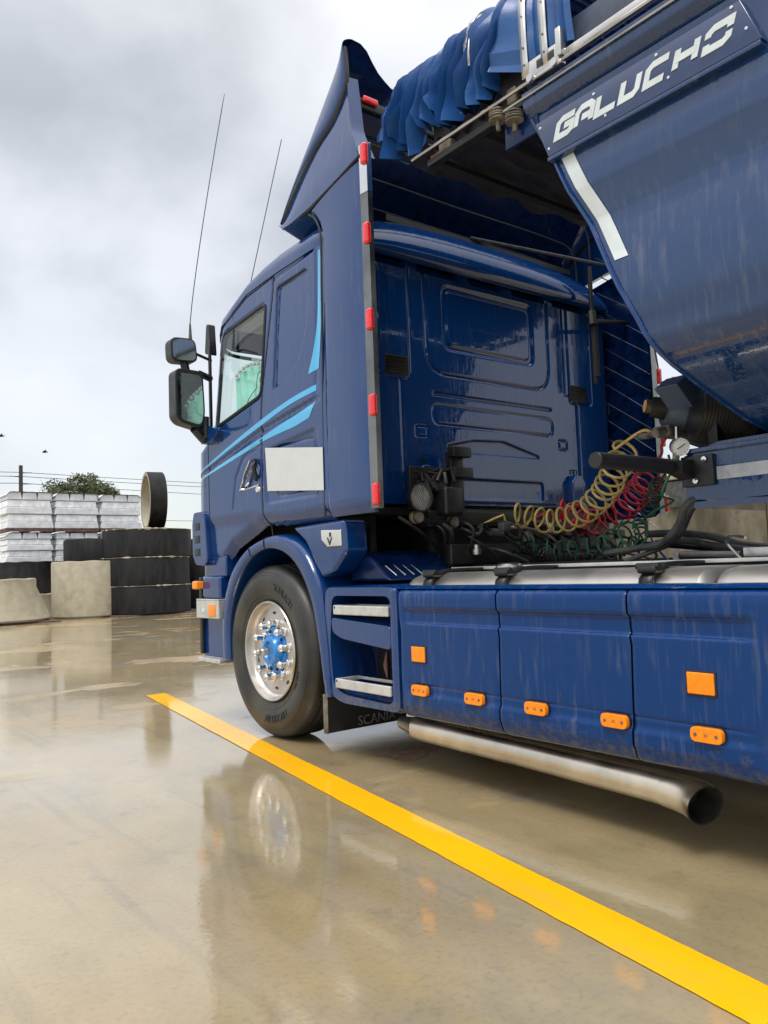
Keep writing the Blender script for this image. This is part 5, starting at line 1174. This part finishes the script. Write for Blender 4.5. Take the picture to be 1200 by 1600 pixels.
wn(prism_bev([(.387, 1.70), (.485, 1.66), (.40, 1.57), (.302, 1.65)], 'y', 1.64, 1.74, .006).out('bearing_block', simple('slate_blue', (.035, .055, .10), .35, var=.1), HC))
MB().tube([(.98, 1.62, 1.52), (1.06, 1.6, 1.55), (1.16, 1.58, 1.50)], [.05, .07, .04], 8).out('rusty_bracket', simple('ochre_casting', (.13, .10, .055), .7, .2, .5, 18, .5), HC)
cl = MB()
for k in range(4): cl.tube([tuple(p) for p in spline([(.80 + k * .09, 1.66, 1.54), (.84 + k * .09, 1.62, 1.48), (.88 + k * .08, 1.62, 1.42), (.90 + k * .07, 1.66, 1.36)], 6)], .014, 8)
cl.out('blue_hose', simple('indigo_hose', (.015, .015, .12), .4), HC)
MB().tube([tuple(p) for p in spline([(1.02, 1.5, 1.50), (1.1, 1.45, 1.46), (1.25, 1.45, 1.50)], 6)], .016, 8).out('beige_hose', simple('beige_hose', (.25, .23, .17), .5), HC)
MB().tube([(.50, 1.84, 1.77), (.36, 1.78, 1.98)], .004, 5).out('release_cable', STEEL, HC)
# gauge, valve block
gc = (.46, 1.74, 1.435)
m_ = MB(); ax0 = ax; ax = Vector((.72, .66, .2)).normalized(); m_.add(*along(gc, [(.05, .02), (.045, .034), (.0, .036), (-.006, .036), (-.004, .031)], 28)); gg = m_.out('pressure_gauge', STEEL, TR)
ga = ax.cross(Vector((0, 0, 1))).normalized(); gb = ga.cross(ax)
gp = lambda u, v, d: tuple(Vector(gc) + ga * u + gb * v - ax * d)
V = [gp(.032 * math.cos(a), .032 * math.sin(a), .003) for a in np.linspace(0, 2 * PI, 29)[:-1]]; obj('dial', V, [tuple(range(28))], DIAL, gg, smooth=0)
MB().tube([gp(-.012, -.008, .005), gp(.018, .012, .005)], .0018, 4).out('needle', BLACK, gg)
V = []; F = []
for k in range(11):
    a = math.radians(-50 + k * 28); n0 = len(V); 
    for r_, d in ((.026, -.03), (.026, .03), (.031, .03), (.031, -.03)): V.append(gp(r_ * math.cos(a + d), r_ * math.sin(a + d), .0038))
    F.append((n0, n0 + 1, n0 + 2, n0 + 3))
obj('dial_marks', V, F, BLACK, gg, smooth=0)
MB().tube([(.47, 1.76, 1.45), (.49, 1.77, 1.52)], .009, 8).out('gauge_stem', STEEL, TR)
vb = MB(); vb.box(.46, .60, 1.78, 1.86, 1.49, 1.535, .01); vb.tube([(.42, 1.82, 1.50), (.50, 1.80, 1.52)], .02, 8); vb.tube([(.50, 1.78, 1.48), (.46, 1.76, 1.40), (.44, 1.76, 1.34)], .014, 8); vb.out('valve_block', DIRTY, TR)
vb = MB(); vb.box(.9, 1.9, 1.25, 1.40, 1.42, 1.60); vb.prism([(.60, 1.40), (.60, 1.56), (.72, 1.40)], 'y', 1.66, 1.70); vb.out('tub_bearer', BLACK, TR)

# ================================================================== HOSES
def coil(path, r, turns, hose_r, seg=14):
    P = resample(spline(path, 10), turns * seg + 1); out_ = []; t0 = Vector(P[1] - P[0]).normalized(); a = t0.cross(Vector((0, 0, 1))).normalized()
    for i in range(len(P)):
        t = Vector(P[min(i + 1, len(P) - 1)] - P[max(i - 1, 0)]).normalized(); a = (a - t * a.dot(t)).normalized(); b = t.cross(a); q = 2 * PI * i / seg
        jit = 1 + .05 * math.sin(i * .21)
        out_.append(Vector(P[i]) + (a * math.cos(q) + b * math.sin(q)) * r * jit)
    return out_
def hose(name, label, pts, r, mat, n=8):
    o = MB().tube(pts, r, n).out(name, mat); c = Vector(pts[0]); 
    tag(o, label, 'air hose', 'air and electric hoses between cab and trailer'); return o
Y = [(1.096, 3.28, 1.287), (1.125, 3.18, 1.276), (1.142, 3.05, 1.237), (1.162, 2.88, 1.24), (1.134, 2.7, 1.296), (1.069, 2.55, 1.377), (0.975, 2.42, 1.447), (0.911, 2.3, 1.54)]
c_ = coil(Y, .068, 15, .007); tail = [Vector(p) for p in spline([c_[-1], (0.86, 2.18, 1.60), (0.76, 2.05, 1.56), (0.60, 1.92, 1.528), (0.492, 1.82, 1.515)], 6)]
hose('coiled_air_hose', 'pale yellow coiled air hose arching from the trailer down behind the cab', [Vector((.86, 3.3, 1.22)), Vector((1.0, 3.3, 1.27))] + c_ + tail[1:], .0072, YHOSE)
MB().tube([(.60, 2.02, 1.53), (.56, 1.95, 1.52), (.50, 1.84, 1.515)], .014, 10).out('hose_sleeve', DIRTY, TR)
Rr = [(1.548, 3.32, 1.316), (1.582, 3.22, 1.309), (1.522, 3.1, 1.259), (1.48, 2.95, 1.225), (1.495, 2.8, 1.267), (1.442, 2.65, 1.341), (1.338, 2.5, 1.401), (1.233, 2.38, 1.445)]
c_ = coil(Rr, .072, 14, .007); tail = [Vector(p) for p in spline([c_[-1], (0.95, 2.15, 1.48), (0.66, 1.95, 1.485), (0.52, 1.84, 1.49)], 6)]
hose('coiled_air_hose', 'dark red coiled air hose hanging below and right of the yellow one', [Vector((1.2, 3.34, 1.22))] + c_ + tail[1:], .0072, RHOSE)
Gg = [(1.10, 3.25, 1.12), (1.217, 3.2, 1.091), (1.298, 3.1, 1.05), (1.289, 2.95, 1.052), (1.328, 2.8, 1.066), (1.275, 2.65, 1.112), (1.18, 2.5, 1.129), (1.149, 2.4, 1.146)]
c_ = coil(Gg, .068, 10, .0065); tail = [Vector(p) for p in spline([c_[-1], (.95, 2.2, 1.22), (0.722, 1.95, 1.247), (0.565, 1.9, 1.258), (0.516, 1.85, 1.305), (0.50, 1.8, 1.36)], 6)]
hose('coiled_air_hose', 'green coiled hose sagging onto the tank below the red one', c_ + tail[1:], .006, GHOSE)
Bb = [(1.05, 3.15, 1.10), (1.08, 3.08, 1.06), (1.127, 3.03, 1.035), (1.174, 2.95, 1.02), (1.266, 2.8, 1.01), (1.248, 2.7, 1.017), (1.143, 2.6, 1.03)]
hose('coiled_cable', 'thin tightly wound black coiled cable lying along the tank top', [Vector((.92, 3.2, 1.18)), Vector((.98, 3.18, 1.14))] + coil(Bb, .026, 30, .005, 10), .005, BLACK, 6)
Dd = [(1.412, 2.8, 1.024), (1.529, 2.75, 1.086), (1.572, 2.7, 1.12), (1.488, 2.65, 1.198), (1.494, 2.6, 1.259), (1.4, 2.5, 1.326), (1.162, 2.3, 1.377)]
hose('coiled_cable', 'grey green coiled cable climbing from the tank to the trailer', coil(Dd, .038, 15, .006, 12) + [Vector((.80, 2.0, 1.42)), Vector((.55, 1.85, 1.42))], .006, simple('grey_green_hose', (.035, .055, .042), .45, var=.4), 6)
def loose(name, label, P, r, mat): hose(name, label, [Vector(p) for p in spline(P, 8)], r, mat)
loose('suspended_hose', 'thick grey hose dropping from the trailer nose onto the tank', [(0.56, 1.70, 1.25), (0.492, 1.75, 1.204), (0.59, 1.85, 1.134), (0.698, 2.0, 1.066), (0.749, 2.15, 1.049), (0.761, 2.35, 1.03)], .016, GREY)
loose('suspended_hose', 'second grey hose hanging just behind the thick one', [(0.65, 1.70, 1.26), (0.602, 1.78, 1.208), (0.691, 1.9, 1.11), (0.746, 2.0, 1.06), (0.76, 2.1, 1.03), (0.70, 2.2, .99)], .013, GREY)
loose('pipe_run', 'upper grey pipe running along above the tank at the right', [(1.469, 2.6, 1.134), (1.465, 2.4, 1.129), (1.261, 2.1, 1.097), (1.184, 1.9, 1.045), (1.02, 1.6, 1.016)], .020, GREY)
loose('pipe_run', 'lower grey pipe running along above the tank at the right', [(1.375, 2.5, 1.076), (1.359, 2.3, 1.084), (1.194, 2.0, 1.04), (1.016, 1.6, .994)], .018, GREY)
loose('pipe_run', 'black ribbed cable beside the grey pipes above the tank', [(1.5, 2.7, 1.09), (1.42, 2.3, 1.05), (1.25, 1.95, 1.01), (1.0, 1.5, .99)], .014, BLACK)
loose('bent_pipe', 'short pale bent pipe poking up at the tank top edge', [(0.661, 1.9, 0.96), (0.68, 1.93, 1.0), (0.75, 1.95, 1.012), (0.72, 1.8, 1.009), (0.70, 1.65, 1.003)], .013, simple('pale_pipe', (.30, .29, .27), .45, .4))
loose('blue_cable', 'thin dark blue cable slanting across the hoses', [(1.067, 2.3, 1.096), (0.822, 2.1, 1.035), (0.582, 1.9, 0.985)], .006, simple('navy_cable', (.01, .03, .09), .4))
loose('steel_rod', 'bent steel rod standing over the pipes at the right', [(0.46, 1.5, 1.063), (0.541, 1.6, 1.075), (0.60, 1.65, 1.05), (0.615, 1.6, 0.98)], .006, STEEL)
MB().box(.66, .72, 1.35, 1.62, .99, 1.03, .003).out('mesh_grille', STEEL, T)
MB().tube([(.88, 3.22, 1.185), (.95, 3.2, 1.175)], .022, 10).out('cable_plug', GREY, T)
